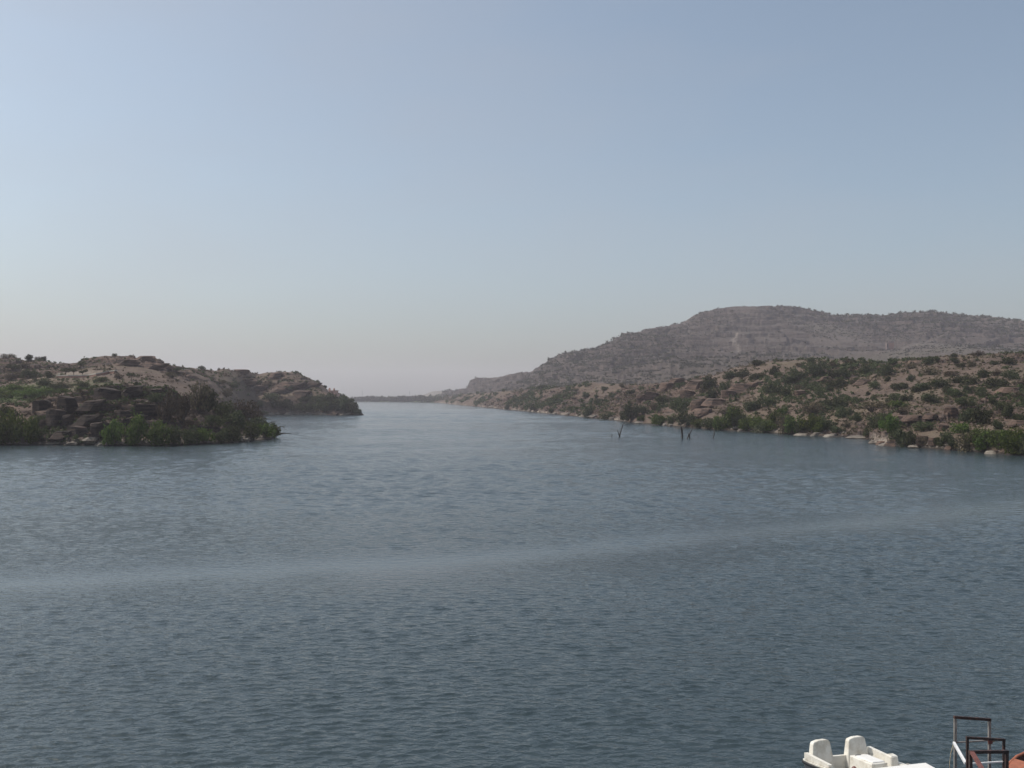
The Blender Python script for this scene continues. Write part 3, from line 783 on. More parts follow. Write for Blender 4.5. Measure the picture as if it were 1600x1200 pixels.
# uncountable scrub, straw and stones as one mass each
KEEP_OFF = {'rear_headland': [(132, 585, 50, 6.5)], 'hillside': [(1149, 528, 5, 18), (1388, 540, 13, 8), (1450, 531, 40, 3)]}
def scatter(name, sheet, n, dens, wpx, tris, mat, hscale=0.8, smin=0.0, smax=99, kind='tuft', wmin=0.0, seed=3):
    rng = np.random.default_rng(seed)
    t = TERR[sheet]
    ok = (t['py'] <= t['vis'] + 2.5) & (t['z'] > 0.35) & (t['s'] >= smin) & (t['s'] <= smax)
    X = (t['px'][None, :] - 800) / F * t['d']
    w = np.where(ok, np.clip(dens(X, t['d'], t), 0, None), 0)
    for (gx, gy, rx, ry) in KEEP_OFF.get(sheet, ()):
        w = w * (1 - np.exp(-(((t['px'][None, :] - gx) / rx) ** 2 + ((t['py'] - gy) / ry) ** 2) ** 2))
    area = np.maximum(np.abs(np.diff(t['py'], axis=0, append=t['py'][-1:])), 0.02)   # even spread as the eye sees the slope
    w = (w * np.minimum(area, 3)).ravel(); w /= w.sum()
    idx = rng.choice(w.size, n, p=w)
    C = np.stack([X.ravel()[idx], t['d'].ravel()[idx], t['z'].ravel()[idx]], -1)
    C[:, :2] += rng.normal(size=(n, 2)) * 0.2
    size = rng.uniform(0.5, 1.0, n) ** 1.3 * wpx * C[:, 1] / F / 2
    size = np.maximum(size, wmin)
    if kind == 'tuft':
        d = rng.normal(size=(n, tris, 3)); d /= np.linalg.norm(d, axis=2)[..., None]
        q = d * rng.uniform(0.3, 0.9, (n, tris, 1)); q[..., 2] = np.abs(q[..., 2]) * hscale + 0.1
        cen = C[:, None] + q * size[:, None, None]
        a = rng.normal(size=(n, tris, 3, 3)) * 0.36
        V = (cen[:, :, None] + a * size[:, None, None, None]).reshape(-1, 3)
        Fc = np.arange(len(V)).reshape(-1, 3)
    else:
        bm = bmesh.new(); bmesh.ops.create_icosphere(bm, subdivisions=1, radius=1.0)
        base = np.array([v.co[:] for v in bm.verts]); fs = np.array([[v.index for v in f.verts] for f in bm.faces]); bm.free()
        k = len(base)
        B = base[None] * (1 + 0.35 * rng.normal(size=(n, k, 1)).clip(-1, 1)) * np.stack([rng.uniform(0.8, 1.5, n), rng.uniform(0.7, 1.2, n), rng.uniform(0.35, 0.75, n)], -1)[:, None]
        V = (C[:, None] + B * size[:, None, None]).reshape(-1, 3)
        Fc = (fs[None] + (np.arange(n) * k)[:, None, None]).reshape(-1, 3)
    o = link(name, np_mesh(name, V, Fc), mat)
    return tag(o, kind='stuff')

patch = lambda a, b, sd, lo=-0.05, hi=0.35: (lambda X, Y, t: sstep(lo, hi, fbm(X / a, Y / b, sd, 3)) + 0.06)
scatter('hill_scrub', 'hillside', 6800, lambda X, Y, t: sstep(-0.1, 0.25, fbm(X / 55, Y / 120, 701, 4) + 0.10 * sstep(1130, 1230, t['px'])[None, :]) + 0.02, 4.8, 10, M['scrub'], smin=5, smax=7.1, seed=31)
scatter('hill_thicket', 'hillside', 3000, lambda X, Y, t: sstep(0.0, 0.25, fbm(X / 110, Y / 200, 705, 3) + 0.24 * sstep(1130, 1230, t['px'])[None, :] - 0.05) + 0.02, 6.5, 13, M['scrub'], smin=5, smax=7.02, seed=32)
scatter('hill_dark_thicket', 'hillside', 2600, lambda X, Y, t: sstep(0.0, 0.25, fbm(X / 110, Y / 200, 705, 3) + 0.24 * sstep(1130, 1230, t['px'])[None, :] - 0.05) + 0.02, 7.5, 13, M['dark'], smin=5, smax=7.02, seed=48)
scatter('bank_scrub', 'hillside', 3600, patch(25, 40, 711, -0.15, 0.2), 10.5, 22, M['olive'], smin=2, smax=4.1, seed=33)
scatter('bank_straw', 'hillside', 4200, patch(18, 25, 715), 2.6, 8, M['straw'], 1.0, smin=2, smax=4.1, seed=34)
scatter('bank_dry_scrub', 'hillside', 3600, patch(21, 30, 719, -0.2, 0.2), 8.0, 16, M['brown'], smin=2, smax=4.1, seed=35)
scatter('bank_stones', 'hillside', 6500, lambda X, Y, t: t['at']['rock'] ** 2, 4.4, 0, M['rock'], smin=1.2, smax=4.05, kind='stone', seed=36)
scatter('waterline_stones', 'hillside', 900, patch(14, 14, 751, -0.1, 0.25), 3.4, 0, M['palerock'], smin=0.9, smax=2.05, kind='stone', seed=45)
scatter('headland_waterline_stones', 'near_headland', 260, patch(10, 10, 753, -0.2, 0.2), 5.5, 0, M['palerock'], smin=0.9, smax=2.0, kind='stone', seed=46)
scatter('ridge_waterline_stones', 'rear_headland', 260, lambda X, Y, t: (t['px'] > 400)[None, :] * (0.1 + sstep(-0.2, 0.2, fbm(X / 10, Y / 10, 757, 3))), 4.0, 0, M['palerock'], smin=0.9, smax=1.9, kind='stone', seed=47)
scatter('headland_scrub', 'near_headland', 1300, patch(15, 20, 721), 9, 20, M['olive'], smin=2, smax=4.05, seed=37)
scatter('headland_dry_scrub', 'near_headland', 1400, patch(12, 16, 725), 8, 18, M['brown'], smin=2, smax=4.05, seed=38)
scatter('headland_stones', 'near_headland', 900, lambda X, Y, t: t['at']['rock'] ** 2, 4.0, 0, M['rock'], smin=1.2, smax=4.05, kind='stone', seed=39)
scatter('ridge_scrub', 'rear_headland', 1500, patch(20, 26, 731, 0.0, 0.35), 7, 17, M['olive'], smin=1.6, smax=5.02, seed=40)
scatter('ridge_dry_scrub', 'rear_headland', 1500, patch(18, 22, 735, 0.0, 0.35), 6, 14, M['brown'], smin=1.6, smax=5.02, seed=41)
scatter('ridge_stones', 'rear_headland', 1000, lambda X, Y, t: t['at']['rock'] ** 2, 3.0, 0, M['rock'], smin=1.2, smax=5, kind='stone', seed=42)
scatter('field_grass', 'rear_headland', 2600, lambda X, Y, t: t['at']['green'] ** 2, 4.0, 10, M['green'], 0.7, smin=1.2, smax=3.3, seed=43)
# the far wood along the embankment reads as one dark band
rng = np.random.default_rng(44)
n = 1500
qx = rng.uniform(440, 760, n); qd = curve(qx, [(360, 1560), (560, 1640), (640, 1500), (690, 1330), (860, 1300)]) + rng.uniform(2, 80, n)
hh = rng.uniform(4.0, 7.6, n) * (0.85 + 0.35 * fbm(qx / 30, qd * 0, 745, 3))
Vs, Fs = [], []
d = rng.normal(size=(n, 26, 3)); d /= np.linalg.norm(d, axis=2)[..., None]
q = d * rng.uniform(0.4, 1.0, (n, 26, 1)); q[..., 2] = (q[..., 2] + 1) / 2
cen = np.stack([(qx - 800) / F * qd, qd, np.full(n, 0.9)], -1)[:, None] + q * np.stack([hh * 0.75, hh * 0.75, hh], -1)[:, None]
V = (cen[:, :, None] + rng.normal(size=(n, 26, 3, 3)) * 0.22 * hh[:, None, None, None]).reshape(-1, 3)
tag(link('far_wood', np_mesh('far_wood', V, np.arange(len(V)).reshape(-1, 3)), M['dark']), kind='stuff')

# ------------------------------------------------------------------ boulders and slabs
def rock_mesh(seed, slab=False):
    """a weathered block: a lump cut by joint planes, flat-topped, with a rough skin"""
    from mathutils import noise
    rg = random.Random(seed)
    bm = bmesh.new()
    bmesh.ops.create_icosphere(bm, subdivisions=3, radius=1.7)
    cuts = [(Vector((rg.uniform(-.15, .15), rg.uniform(-.25, .05), 1)).normalized(), rg.uniform(.6, .8)), (Vector((0, 0, -1)), .9)]
    a0 = rg.uniform(0, 6.28)
    for k in range(5):
        a_ = a0 + k * 1.257 + rg.uniform(-.35, .35)
        cuts.append((Vector((math.cos(a_), math.sin(a_), rg.uniform(-.2, .3))).normalized(), rg.uniform(.7, 1.0)))
    for k in range(6):
        cuts.append((Vector((rg.uniform(-1, 1), rg.uniform(-1, 1), rg.uniform(.1, 1))).normalized(), rg.uniform(.85, 1.1)))
    off = Vector((rg.uniform(0, 50), rg.uniform(0, 50), rg.uniform(0, 50)))
    for v in bm.verts:
        c = v.co
        for n_, d_ in cuts:
            e = c.dot(n_) - d_
            if e > 0: c = c - n_ * e * .985
        c = c * (1 + .05 * noise.noise(c * 1.6 + off) + .05 * noise.noise(c * 4.0 + off))
        if slab: c.x += .12 * math.floor(2.2 * c.z + noise.noise(c + off)) ; c.y += .10 * math.floor(2.2 * c.z + .5)
        v.co = c
    me = bpy.data.meshes.new('boulder'); bm.to_mesh(me); bm.free()
    return me
ROCKS = [rock_mesh(i) for i in range(5)] + [rock_mesh(10 + i, True) for i in range(5)]
PALES, CLIFFS = [], []
for r_ in ROCKS:
    q = r_.copy(); u = r_.copy(); r_.materials.append(M['rock']); q.materials.append(M['palerock']); u.materials.append(M['cliffrock']); PALES.append(q); CLIFFS.append(u)

BOULD = {
 'near_headland': [(86,662,34,26,'rock'),(72,668,24,16,'rock'),(62,642,30,22,'rock'),(104,640,30,22,'rock'),(120,682,32,20,'rock'),(150,682,30,20,'rock'),(136,664,36,16,'rock'),(104,660,22,14,'rock'),(140,640,34,14,'rock'),(165,624,44,24,'rock'),(205,622,40,16,'rock'),
   (228,648,34,16,'rock'),(190,652,26,14,'rock'),(96,684,30,12,'rock'),(240,614,22,8,'rock'),(10,697,40,5,'pale'),(86,693,40,6,'pale'),(114,695,36,5,'pale'),(143,694,20,8,'pale'),(160,695,22,7,'pale'),(368,692,14,5,'pale'),(383,690,12,7,'pale'),(178,601,18,4,'pale'),(150,632,18,4,'pale'),(232,628,14,4,'pale'),(222,652,20,4,'pale')],
 'rear_headland': [(430,590,26,9,'rock'),(450,606,44,11,'rock'),(400,612,46,12,'rock'),(385,600,40,10,'rock'),(375,582,34,6,'rock'),(440,613,40,9,'rock'),(480,606,34,10,'rock'),(470,618,30,10,'rock'),(200,570,40,9,'rock'),(235,574,40,9,'rock'),(225,563,34,7,'rock'),(260,576,30,5,'rock'),(492,604,22,8,'rock'),
   (424,649,20,5,'pale'),(450,649,16,6,'pale'),(482,648,14,6,'pale'),(508,649,18,5,'pale'),(540,649,20,5,'pale'),(438,646,18,7,'rock'),(522,647,24,6,'rock')],
 'hillside': [(1092,640,30,20,'rock'),(1075,622,28,16,'rock'),(1100,648,40,12,'rock'),(1120,632,34,12,'rock'),(1160,611,44,14,'rock'),(1140,620,30,14,'rock'),(1180,604,40,8,'rock'),(1090,606,34,14,'rock'),(1060,600,30,12,'rock'),(1020,625,26,14,'rock'),(1042,612,28,12,'rock'),(1001,628,18,12,'rock'),
   (1462,694,20,12,'rock'),(1444,692,20,14,'rock'),(1474,675,16,12,'rock'),(1430,660,36,9,'rock'),(1456,653,24,7,'rock'),(1412,660,26,8,'rock'),(1400,698,30,12,'rock'),(1488,652,22,12,'rock'),(1250,618,20,10,'rock'),(1350,600,24,9,'rock'),(1290,598,22,6,'rock'),(1580,612,30,9,'rock'),(1595,664,26,8,'rock'),
   (1160,673,14,6,'pale'),(1151,672,9,5,'pale'),(1050,666,12,6,'pale'),(957,656,14,8,'pale'),(930,651,20,4,'pale'),(912,650,14,4,'pale'),(890,648,14,4,'pale'),(870,647,14,3,'pale'),(1256,680,22,5,'pale'),(1278,681,20,7,'pale'),(1300,682,24,6,'pale'),(1345,685,34,5,'pale'),(1366,692,16,5,'pale'),(1390,697,30,4,'pale'),(1404,698,12,8,'pale'),
   (1432,700,22,5,'pale'),(1553,709,26,6,'pale'),(1040,664,10,4,'pale'),(1003,660,16,4,'pale'),(980,658,10,4,'pale'),(830,642,12,3,'pale'),(770,636,14,3,'pale'),(1380,696,14,6,'rock'),(1415,700,14,8,'rock'),(1485,703,14,6,'rock')]}
for sheet, lst in BOULD.items():
    zf = {'near_headland': zone_near, 'rear_headland': zone_far, 'hillside': zone_right}[sheet]
    rev = sheet != 'hillside'
    cnt, rows = {}, []
    for (x, y, w, h, c) in lst:
        p, d, s = row_of(sheet, x, y)
        rows.append((x, p, d, w, h, c, zf(x, s)))
    for (x, p, d, w, h, c, (zn, cf)) in sorted(rows, key=lambda r: r[0], reverse=rev):
        slab = w > 2.2 * h
        key = (zn, c, slab); i = cnt.get(key, 0); cnt[key] = i + 1
        pool = PALES if c == 'pale' else (CLIFFS if sheet == 'near_headland' else ROCKS)
        me = pool[random.randrange(5) + (5 if slab else 0)]
        wm, hm = w * d / F / 2 * 0.92, h * d / F * (0.7 if c == 'pale' else 1.0)
        o = link('boulder', me)
        o.location = p + Vector((0, wm * 0.45, hm * 0.30))
        o.scale = (wm, wm * random.uniform(0.7, 0.95), hm * 0.66)
        o.rotation_euler = (random.uniform(-.06, .06), random.uniform(-.06, .06), random.uniform(-.4, .4))
        tot = sum(1 for r in rows if (r[6][0], r[5], r[3] > 2.2 * r[4]) == key)
        lk = ('flat ' if slab else 'blocky ') + (('dark' if sheet == 'near_headland' else 'red-brown') if c == 'rock' else 'bleached') + (' ledge' if slab else ' boulder')
        tag(o, f'{lk} {zn}' + (f', {NTH[min(i, 19)]} {cf}' if tot > 1 else ''), 'rock', 'rocks on the shores')

# ------------------------------------------------------------------ drowned snags and fallen branches
def snag(name, base_px, base_py, strokes, label, cat, group, mat='snag'):
    d = lake_d(base_py)
    b = P(base_px, base_py, d); b.z = 0
    t = empty(name, b)
    for pts in strokes:                         # each stroke: (dx px, dy px up, depth offset m, thickness px)
        bm = bmesh.new()
        q = [Vector((p[0] * d / F, p[2], p[1] * d / F)) for p in pts]
        bm_tube(bm, q, [p[3] * d / F / 2 for p in pts], 6)
        bm_obj('trunk' if pts is strokes[0] else 'branch', bm, M[mat], t, True)
    return tag(t, label, cat, group)
G = 'drowned snags standing in the lake'
snag('tree_snag', 968, 683, [[(0, -6, 0, 2.2), (0, 0, 0, 2.0), (1.2, 6, .2, 1.7), (3.4, 12, .4, 1.4), (5.6, 19, .5, 1.5), (6, 20.5, .5, .7)], [(0, 1, 0, 1.7), (-1.5, 5.5, -.3, 1.5), (-3.8, 11.5, -.5, .9)], [(-1.6, 5.5, -.3, 1.0), (-2.2, 9, -.2, .5)]],
     'V-shaped drowned snag with one tall leaning limb beside a short stick', 'dead tree', G)
snag('tree_snag', 956, 683.5, [[(0, -5, 0, 1.2), (0, 0, 0, 1.1), (.3, 4, 0, .9), (0, 7.5, 0, .6)]], 'short thin stick poking from the water beside the V-shaped snag', 'dead tree', G)
snag('tree_snag', 1066, 685, [[(0, -6, 0, 3.0), (0, 0, 0, 2.8), (.2, 6, .1, 3.0), (-.8, 11, 0, 3.2), (-1.2, 15, 0, 3.0), (-1.8, 18.5, 0, 2.2), (-1.6, 20, 0, .9)], [(-1.2, 15, 0, 1.2), (.4, 17.5, .2, .6)]],
     'thickest upright drowned trunk standing like a post in the lake', 'dead tree', G)
snag('tree_snag', 1077, 686, [[(-3, -4, 0, 1.6), (-2.8, 1, 0, 1.6), (-.6, 6, .2, 2.2), (2, 10, .2, 1.7), (4.8, 14.8, .3, 1.0)], [(1.6, -4, .3, 2.0), (1.4, 1, .3, 2.0), (-.2, 5.5, .2, 1.6), (-1.8, 8.5, .1, 1.0), (-2.6, 11, 0, .7)], [(.4, 3, .2, 1.2), (1.5, 7, .1, .9)]],
     'crossed X-shaped drowned branches beside the thick upright trunk', 'dead tree', G)
snag('tree_snag', 1114.5, 685, [[(0, -5, 0, 1.5), (0, 0, 0, 1.4), (.8, 4, 0, 1.3), (2, 8, .1, 1.3), (2.0, 11.5, .1, .8)], [(.8, 4, 0, .8), (-1.2, 6.2, 0, .4)]], 'slim crooked snag standing apart, closest to the green shrubs', 'dead tree', G)
snag('tree_snag', 1112.3, 684.6, [[(0, -4, 0, .8), (0, 0, 0, .7), (.1, 4.5, 0, .4)]], 'tiny twig poking from the water at the slim crooked snag', 'dead tree', G)
G2 = 'bare branches off the headland tip'
snag('fallen_branch', 414, 672, [[(-6, 16, 0, 1.4), (0, 17.5, .3, 1.1), (8, 17.3, .6, .8), (10, 17, .6, .5)]], 'straight bare branch reaching over the water above the headland tip', 'branch', G2, 'bark')
snag('fallen_branch', 424, 672, [[(-8, 8, 0, 1.6), (-2, 12, .3, 1.2), (4, 14, .5, .9), (9, 12.5, .6, .6)], [(-2, 12, .3, .9), (4, 10.5, .2, .5)]], 'arching forked bare branch over the water at the headland tip', 'branch', G2, 'bark')
snag('fallen_branch', 436, 677, [[(-10, 5, 0, 1.6), (-2, 9, .3, 1.3), (4, 11, .4, .9), (9, 10, .5, .5)], [(-2, 9, .3, .9), (4, 6.5, .1, .5)], [(4, 11, .4, .7), (8, 7.5, .3, .4)]], 'many-forked bare branch drooping to the water at the headland tip', 'branch', G2, 'bark')
snag('fallen_branch', 441, 678, [[(-6, .6, 0, 2.0), (2, .9, .2, 1.6), (9, .6, .3, 1.2), (14, .2, .4, .8)]], 'low dark log lying in the water off the headland tip', 'branch', G2, 'snag')

# pampas-like pale grass clump
p, d = hit('near_headland', 373, 668)
t = empty('plume_grass', p)
tag(t, 'clump of pale feathery grass plumes among the headland bushes', 'grass clump')
for k in range(7):
    bm = bmesh.new(); a = random.uniform(-.7, .7); hgt = random.uniform(1.5, 2.2)
    x0 = (k - 3) * 0.16
    bm_tube(bm, [(x0, 0, 0), (x0 + a * .2, 0, hgt * .5)], [0.02, 0.015], 4)
    s_ = bm_obj('stalk', bm, M['straw'], t)
    bm = bmesh.new()
    bm_tube(bm, [(x0 + a * .2, 0, hgt * .45), (x0 + a * .32, 0, hgt * .75), (x0 + a * .6, .05, hgt)], [0.03, 0.12, 0.02], 6)
    bm_obj('plume', bm, M['plume'], s_)

# ------------------------------------------------------------------ buildings and masts
M['pinkwall'] = plain_mat('pink sandstone wall', (0.62, 0.40, 0.33), 0.85, 0.06, 1.5)
M['pinkdark'] = plain_mat('red stone trim', (0.36, 0.20, 0.155), 0.85, 0.12, 1.5)
M['shrine'] = plain_mat('shrine stone', (0.24, 0.175, 0.155), 0.85, 0.1, 1.0)
M['void'] = plain_mat('dark doorway', (0.02, 0.018, 0.016), 0.9, 0.1)
M['cement'] = plain_mat('pale cement', (0.50, 0.46, 0.39), 0.85, 0.1, 0.8)
M['steel_dull'] = plain_mat('galvanised steel', (0.30, 0.31, 0.32), 0.5, 0.1, 3, 0.6)

def part_box(name, parent, mat, *boxes, bev=0.0):
    bm = bmesh.new()
    for b in boxes: bm_box(bm, *b)
    if bev: bevel(bm, bev, 1)
    return bm_obj(name, bm, mat, parent)

p, d = hit('rear_headland', 519, 617)
t = empty('lakeside_pavilion', (P(521, 616, 455).x, 455, zc(521, 616.5, 455)), (0, 0, R(-38)))
tag(t, 'small pink stone pavilion with corner turrets perched on the rear headland tip', 'building')
part_box('wall', t, M['pinkwall'], (-1.7, 1.7, -1.4, 1.4, -1.5, 1.7))
part_box('roof', t, M['pinkdark'], (-1.95, 1.95, -1.65, 1.65, 1.7, 1.86))
for x in (-1.2, 0.0, 1.2):
    part_box('doorway', t, M['void'], (x - .28, x + .28, -1.43, -1.35, 0.15, 1.25))
for x, k in ((-1.5, 1.0), (1.55, 0.8)):
    u = part_box('turret', t, M['pinkwall'], (x - .32, x + .32, -1.3, -.66, 1.86, 1.86 + 0.7 * k))
    bm = bmesh.new(); bm_tube(bm, [(x, -.98, 1.86 + .7 * k), (x, -.98, 2.05 + .7 * k), (x, -.98, 2.2 + .7 * k), (x, -.98, 2.45 + .7 * k)], [.42, .38, .2, .02], 8)
    bm_obj('dome', bm, M['pinkdark'], u)
part_box('terrace', t, M['pinkwall'], (1.7, 3.0, -1.5, 1.2, -1.5, 0.35))

p, d = hit('hillside', 1389, 544)
t = empty('hill_shrine', p, (0, 0, R(-8)))
k = d / F
tag(t, 'tiny pinkish stone shrine halfway up the big hazy hill', 'building')
part_box('porch', t, M['shrine'], (-4.5 * k, -1.2 * k, -2.2, 1, -2, 6.5 * k))
part_box('doorway', t, M['void'], (-3.4 * k, -2.4 * k, -2.25, -2.15, 0, 5 * k))
part_box('wall', t, M['pinkdark'], (-1.2 * k, 7 * k, -1, 3, -2, 7.0 * k))
for x in (0.4, 3.6, 6.2): part_box('parapet', t, M['shrine'], (x * k - .8, x * k + .5, -1.05, -.4, 7.0 * k, 10 * k))

# pale retaining wall with coping along the flat terrace, a wall in two runs
t = empty('retaining_wall', (0, 0, 0))
tag(t, 'long low pale cement wall edging the sandy terrace behind the headland', 'wall')
run = [(88, 590.5), (106, 590.6), (124, 590.2), (138, 589.5), (150, 588), (160, 585.8), (170, 583.8), (180, 582)]
pts = [hit('rear_headland', a, b)[0] + Vector((0, 0, 0.45)) for a, b in run]
t.location = (pts[0].x, pts[0].y, pts[0].z)
for i, (a, b) in enumerate(zip(pts, pts[1:])):
    a, b = a - pts[0], b - pts[0]
    bm = bmesh.new(); bm_hexa(bm, [a + Vector((0, 0, -2)), b + Vector((0, 0, -2)), b + Vector((0, .4, -2)), a + Vector((0, .4, -2))], [a + Vector((0, 0, .02)), b + Vector((0, 0, .02)), b + Vector((0, .4, .02)), a + Vector((0, .4, .02))])
    w_ = bm_obj('wall_section', bm, M['pinkdark'], t)
    bm = bmesh.new(); lo = [a + Vector((0, -.12, .02)), b + Vector((0, -.12, .02)), b + Vector((0, 1.6, .02)), a + Vector((0, 1.6, .02))]
    bm_hexa(bm, lo, [v + Vector((0, 0, .28)) for v in lo])
    bm_obj('coping', bm, M['cement'], w_)
o = part_box('marker_post', None, M['cement'], (-.16, .16, -.16, .16, -.3, .75))
o.location = pts[0] + Vector((.6, .4, .25))
tag(o, 'little white post on the end of the pale terrace wall', 'post')

for px_, dd_, hh_, lab in ((566, 1700, 17, 'thin mast above the far wood nearer the headland'), (640, 1580, 15, 'thin mast above the far wood nearer the big hill')):
    c = P(px_, 620, dd_); t = empty('mast', (c.x, c.y, 2.5)); tag(t, lab, 'mast', 'masts on the skyline')
    bm = bmesh.new(); bm_tube(bm, [(0, 0, 0), (0, 0, hh_)], [.4, .18], 5); bm_obj('pole', bm, M['steel_dull'], t)
    bm = bmesh.new(); bm_bar(bm, (-1.2, 0, hh_ * .8), (1.2, 0, hh_ * .8), .2); bm_obj('crossarm', bm, M['steel_dull'], t)

# ------------------------------------------------------------------ white pedal boat
M['gel'] = plain_mat('white gelcoat', (0.80, 0.77, 0.695), 0.42, 0.05, 3.5, c2=(0.56, 0.51, 0.42))
M['gelclean'] = plain_mat('clean white top', (0.83, 0.81, 0.77), 0.4, 0.03, 5.0)
M['zinc'] = plain_mat('weathered pipe', (0.34, 0.315, 0.29), 0.5, 0.2, 8.0, 0.3)
M['hull'] = plain_mat('grey hull', (0.20, 0.20, 0.205), 0.5, 0.15, 4.0)
M['rubber'] = plain_mat('black rubber', (0.018, 0.018, 0.02), 0.6, 0.1)
M['knob'] = plain_mat('brown knob', (0.20, 0.09, 0.08), 0.5, 0.1)
TH = R(22)
d = lake_d(1178, 0.46)
corner = P(1252, 1178, d)
boat = empty('pedal_boat', (corner.x + 0.9 * math.cos(TH), corner.y + 0.9 * math.sin(TH), -0.16), (R(-5), R(3.0), TH))
tag(boat, 'white fibreglass pedal boat with two bucket seats moored by the metal frames', 'boat')
def ring(hw, y, z):
    return [(-hw, y, z), (hw, y, z)]
# shell: outer sides flare out from a narrower bottom; the well is open
secs = [(0.0, .84, .62), (-.25, .89, .68), (-1.0, .91, .72), (-1.9, .91, .72), (-2.7, .85, .62), (-3.25, .62, .36)]
bm = bmesh.new()
prof = []
for (y, a, b) in secs:
    prof.append([bm.verts.new(v) for v in ((-a, y, .42), (-a * .97, y, .30), (-b, y, -.12), (b, y, -.12), (a * .97, y, .30), (a, y, .42))])
for u, v in zip(prof, prof[1:]):
    for k in range(5): bm.faces.new((u[k], u[k + 1], v[k + 1], v[k]))
bm.faces.new(prof[0]); bm.faces.new(prof[-1][::-1])
bm_obj('hull', bm, M['hull'], boat)
bm = bmesh.new()
loop = [(-s[1] - .012, s[0], .40) for s in secs] + [(s[1] + .012, s[0], .40) for s in secs[::-1]]
bm_tube(bm, loop + [loop[0]], .032, 6, False)
bm_obj('rubbing_strip', bm, M['rubber'], boat, True)
# gunwale: broad flat rim with an inner drop
bm = bmesh.new()
out = [(-s[1] - .01, s[0], .46) for s in secs] + [(s[1] + .01, s[0], .46) for s in secs[::-1]]
inn = [(-.76, -.10, .47), (-.77, -.30, .47), (-.78, -1.0, .47), (-.78, -1.5, .47), (-.7, -1.56, .47), (-.3, -1.58, .47), (.3, -1.58, .47), (.7, -1.56, .47), (.78, -1.5, .47), (.78, -1.0, .47), (.77, -.30, .47), (.76, -.10, .47)]
o_t = [bm.verts.new(v) for v in out]; o_b = [bm.verts.new((v[0], v[1], .40)) for v in out]
i_t = [bm.verts.new(v) for v in inn]; i_b = [bm.verts.new((v[0] * .97, v[1] * .985 - .01, .08)) for v in inn]
n_ = len(out)
for k in range(n_):
    j = (k + 1) % n_
    bm.faces.new((o_t[k], o_t[j], i_t[j], i_t[k])); bm.faces.new((o_b[k], o_b[j], o_t[j], o_t[k])); bm.faces.new((i_t[k], i_t[j], i_b[j], i_b[k]))
bm.faces.new(i_b)
bm_obj('gunwale', bm, M['gel'], boat)
for sgn, cx in ((-1, -.46), (1, .48)):
    s_ = part_box('seat', boat, M['gel'], (cx - .27, cx + .27, -.62, -.12, .085, .27), bev=.025)
    bm = bmesh.new()                              # bucket back: thick at the foot, thin at the rounded top
    sil = [(-.29, .22), (-.275, .48), (-.235, .76), (-.21, .80), (-.08, .832), (.10, .835), (.17, .825), (.205, .79), (.25, .50), (.28, .22)]
    fr = [bm.verts.new((cx + x, -.20 + .10 * (z - .22), z)) for x, z in sil]
    bk = [bm.verts.new((cx + x * (1.04 if z < .5 else .98), -.055 + .0 * z + .05 * (z - .22), z)) for x, z in sil]
    bm.faces.new(fr); bm.faces.new(bk[::-1])
    for k in range(len(sil)):
        j = (k + 1) % len(sil); bm.faces.new((fr[k], fr[j], bk[j], bk[k]))
    bmesh.ops.bevel(bm, geom=[e for e in bm.edges if abs(e.verts[0].co.y - e.verts[1].co.y) < .06 and e.calc_length() < .35], offset=.007, segments=2, affect='EDGES')
    bm_obj('backrest', bm, M['gel'], boat)
    # side coaming that slopes forward and ends in a square block
    x0, x1 = (.79, .88) if sgn > 0 else (-.88, -.79)
    bm = bmesh.new()
    bm_hexa(bm, [(x0, -.85, .472), (x1, -.85, .472), (x1, -.08, .472), (x0, -.08, .472)], [(x0, -.85, .53), (x1, -.85, .53), (x1, -.08, .60), (x0, -.08, .60)])
    bm_obj('side_coaming', bm, M['gel'], boat)
    if sgn > 0:
        bm = bmesh.new(); bm_hexa(bm, [(.55, -1.05, .30), (.80, -1.05, .30), (.80, -.80, .30), (.55, -.80, .30)], [(.60, -1.02, .62), (.80, -1.0, .62), (.80, -.84, .64), (.60, -.84, .64)])
        bevel(bm, .02, 1); bm_obj('armrest', bm, M['gel'], boat)
bm = bmesh.new(); bm_hexa(bm, [(-.07, -1.22, .085), (.36, -1.22, .085), (.36, -.50, .085), (-.07, -.50, .085)], [(-.06, -1.18, .56), (.35, -1.18, .56), (.35, -.52, .585), (-.06, -.52, .585)])
bevel(bm, .018, 2); con = bm_obj('console', bm, M['gel'], boat)
bm = bmesh.new(); bm_hexa(bm, [(.01, -1.13, .563), (.33, -1.13, .563), (.33, -.62, .58), (.01, -.62, .58)], [(.02, -1.12, .583), (.32, -1.12, .583), (.32, -.63, .60), (.02, -.63, .60)])
bevel(bm, .006, 1); bm_obj('hatch_lid', bm, M['gelclean'], con)
bm = bmesh.new(); bm_tube(bm, [(.04, -.585, .587), (.10, -.575, .588), (.19, -.575, .588)], [.012, .016, .010], 6); bm_obj('finger_slot', bm, M['hull'], con)
bm = bmesh.new(); bm_tube(bm, [(-.17, -.80, .08), (-.17, -.78, .34)], [.022, .018], 8); lv = bm_obj('steering_lever', bm, M['rubber'], boat, True)
bm = bmesh.new(); bmesh.ops.create_icosphere(bm, subdivisions=2, radius=.055, matrix=Matrix.Translation((-.17, -.78, .37)) @ Matrix.Diagonal((1, 1, 1.25, 1))); bm_obj('knob', bm, M['knob'], lv, True)
bm = bmesh.new(); bmesh.ops.create_icosphere(bm, subdivisions=2, radius=.06, matrix=Matrix.Translation((-.16, -.79, .22))); bm_obj('boot', bm, M['rubber'], lv, True)
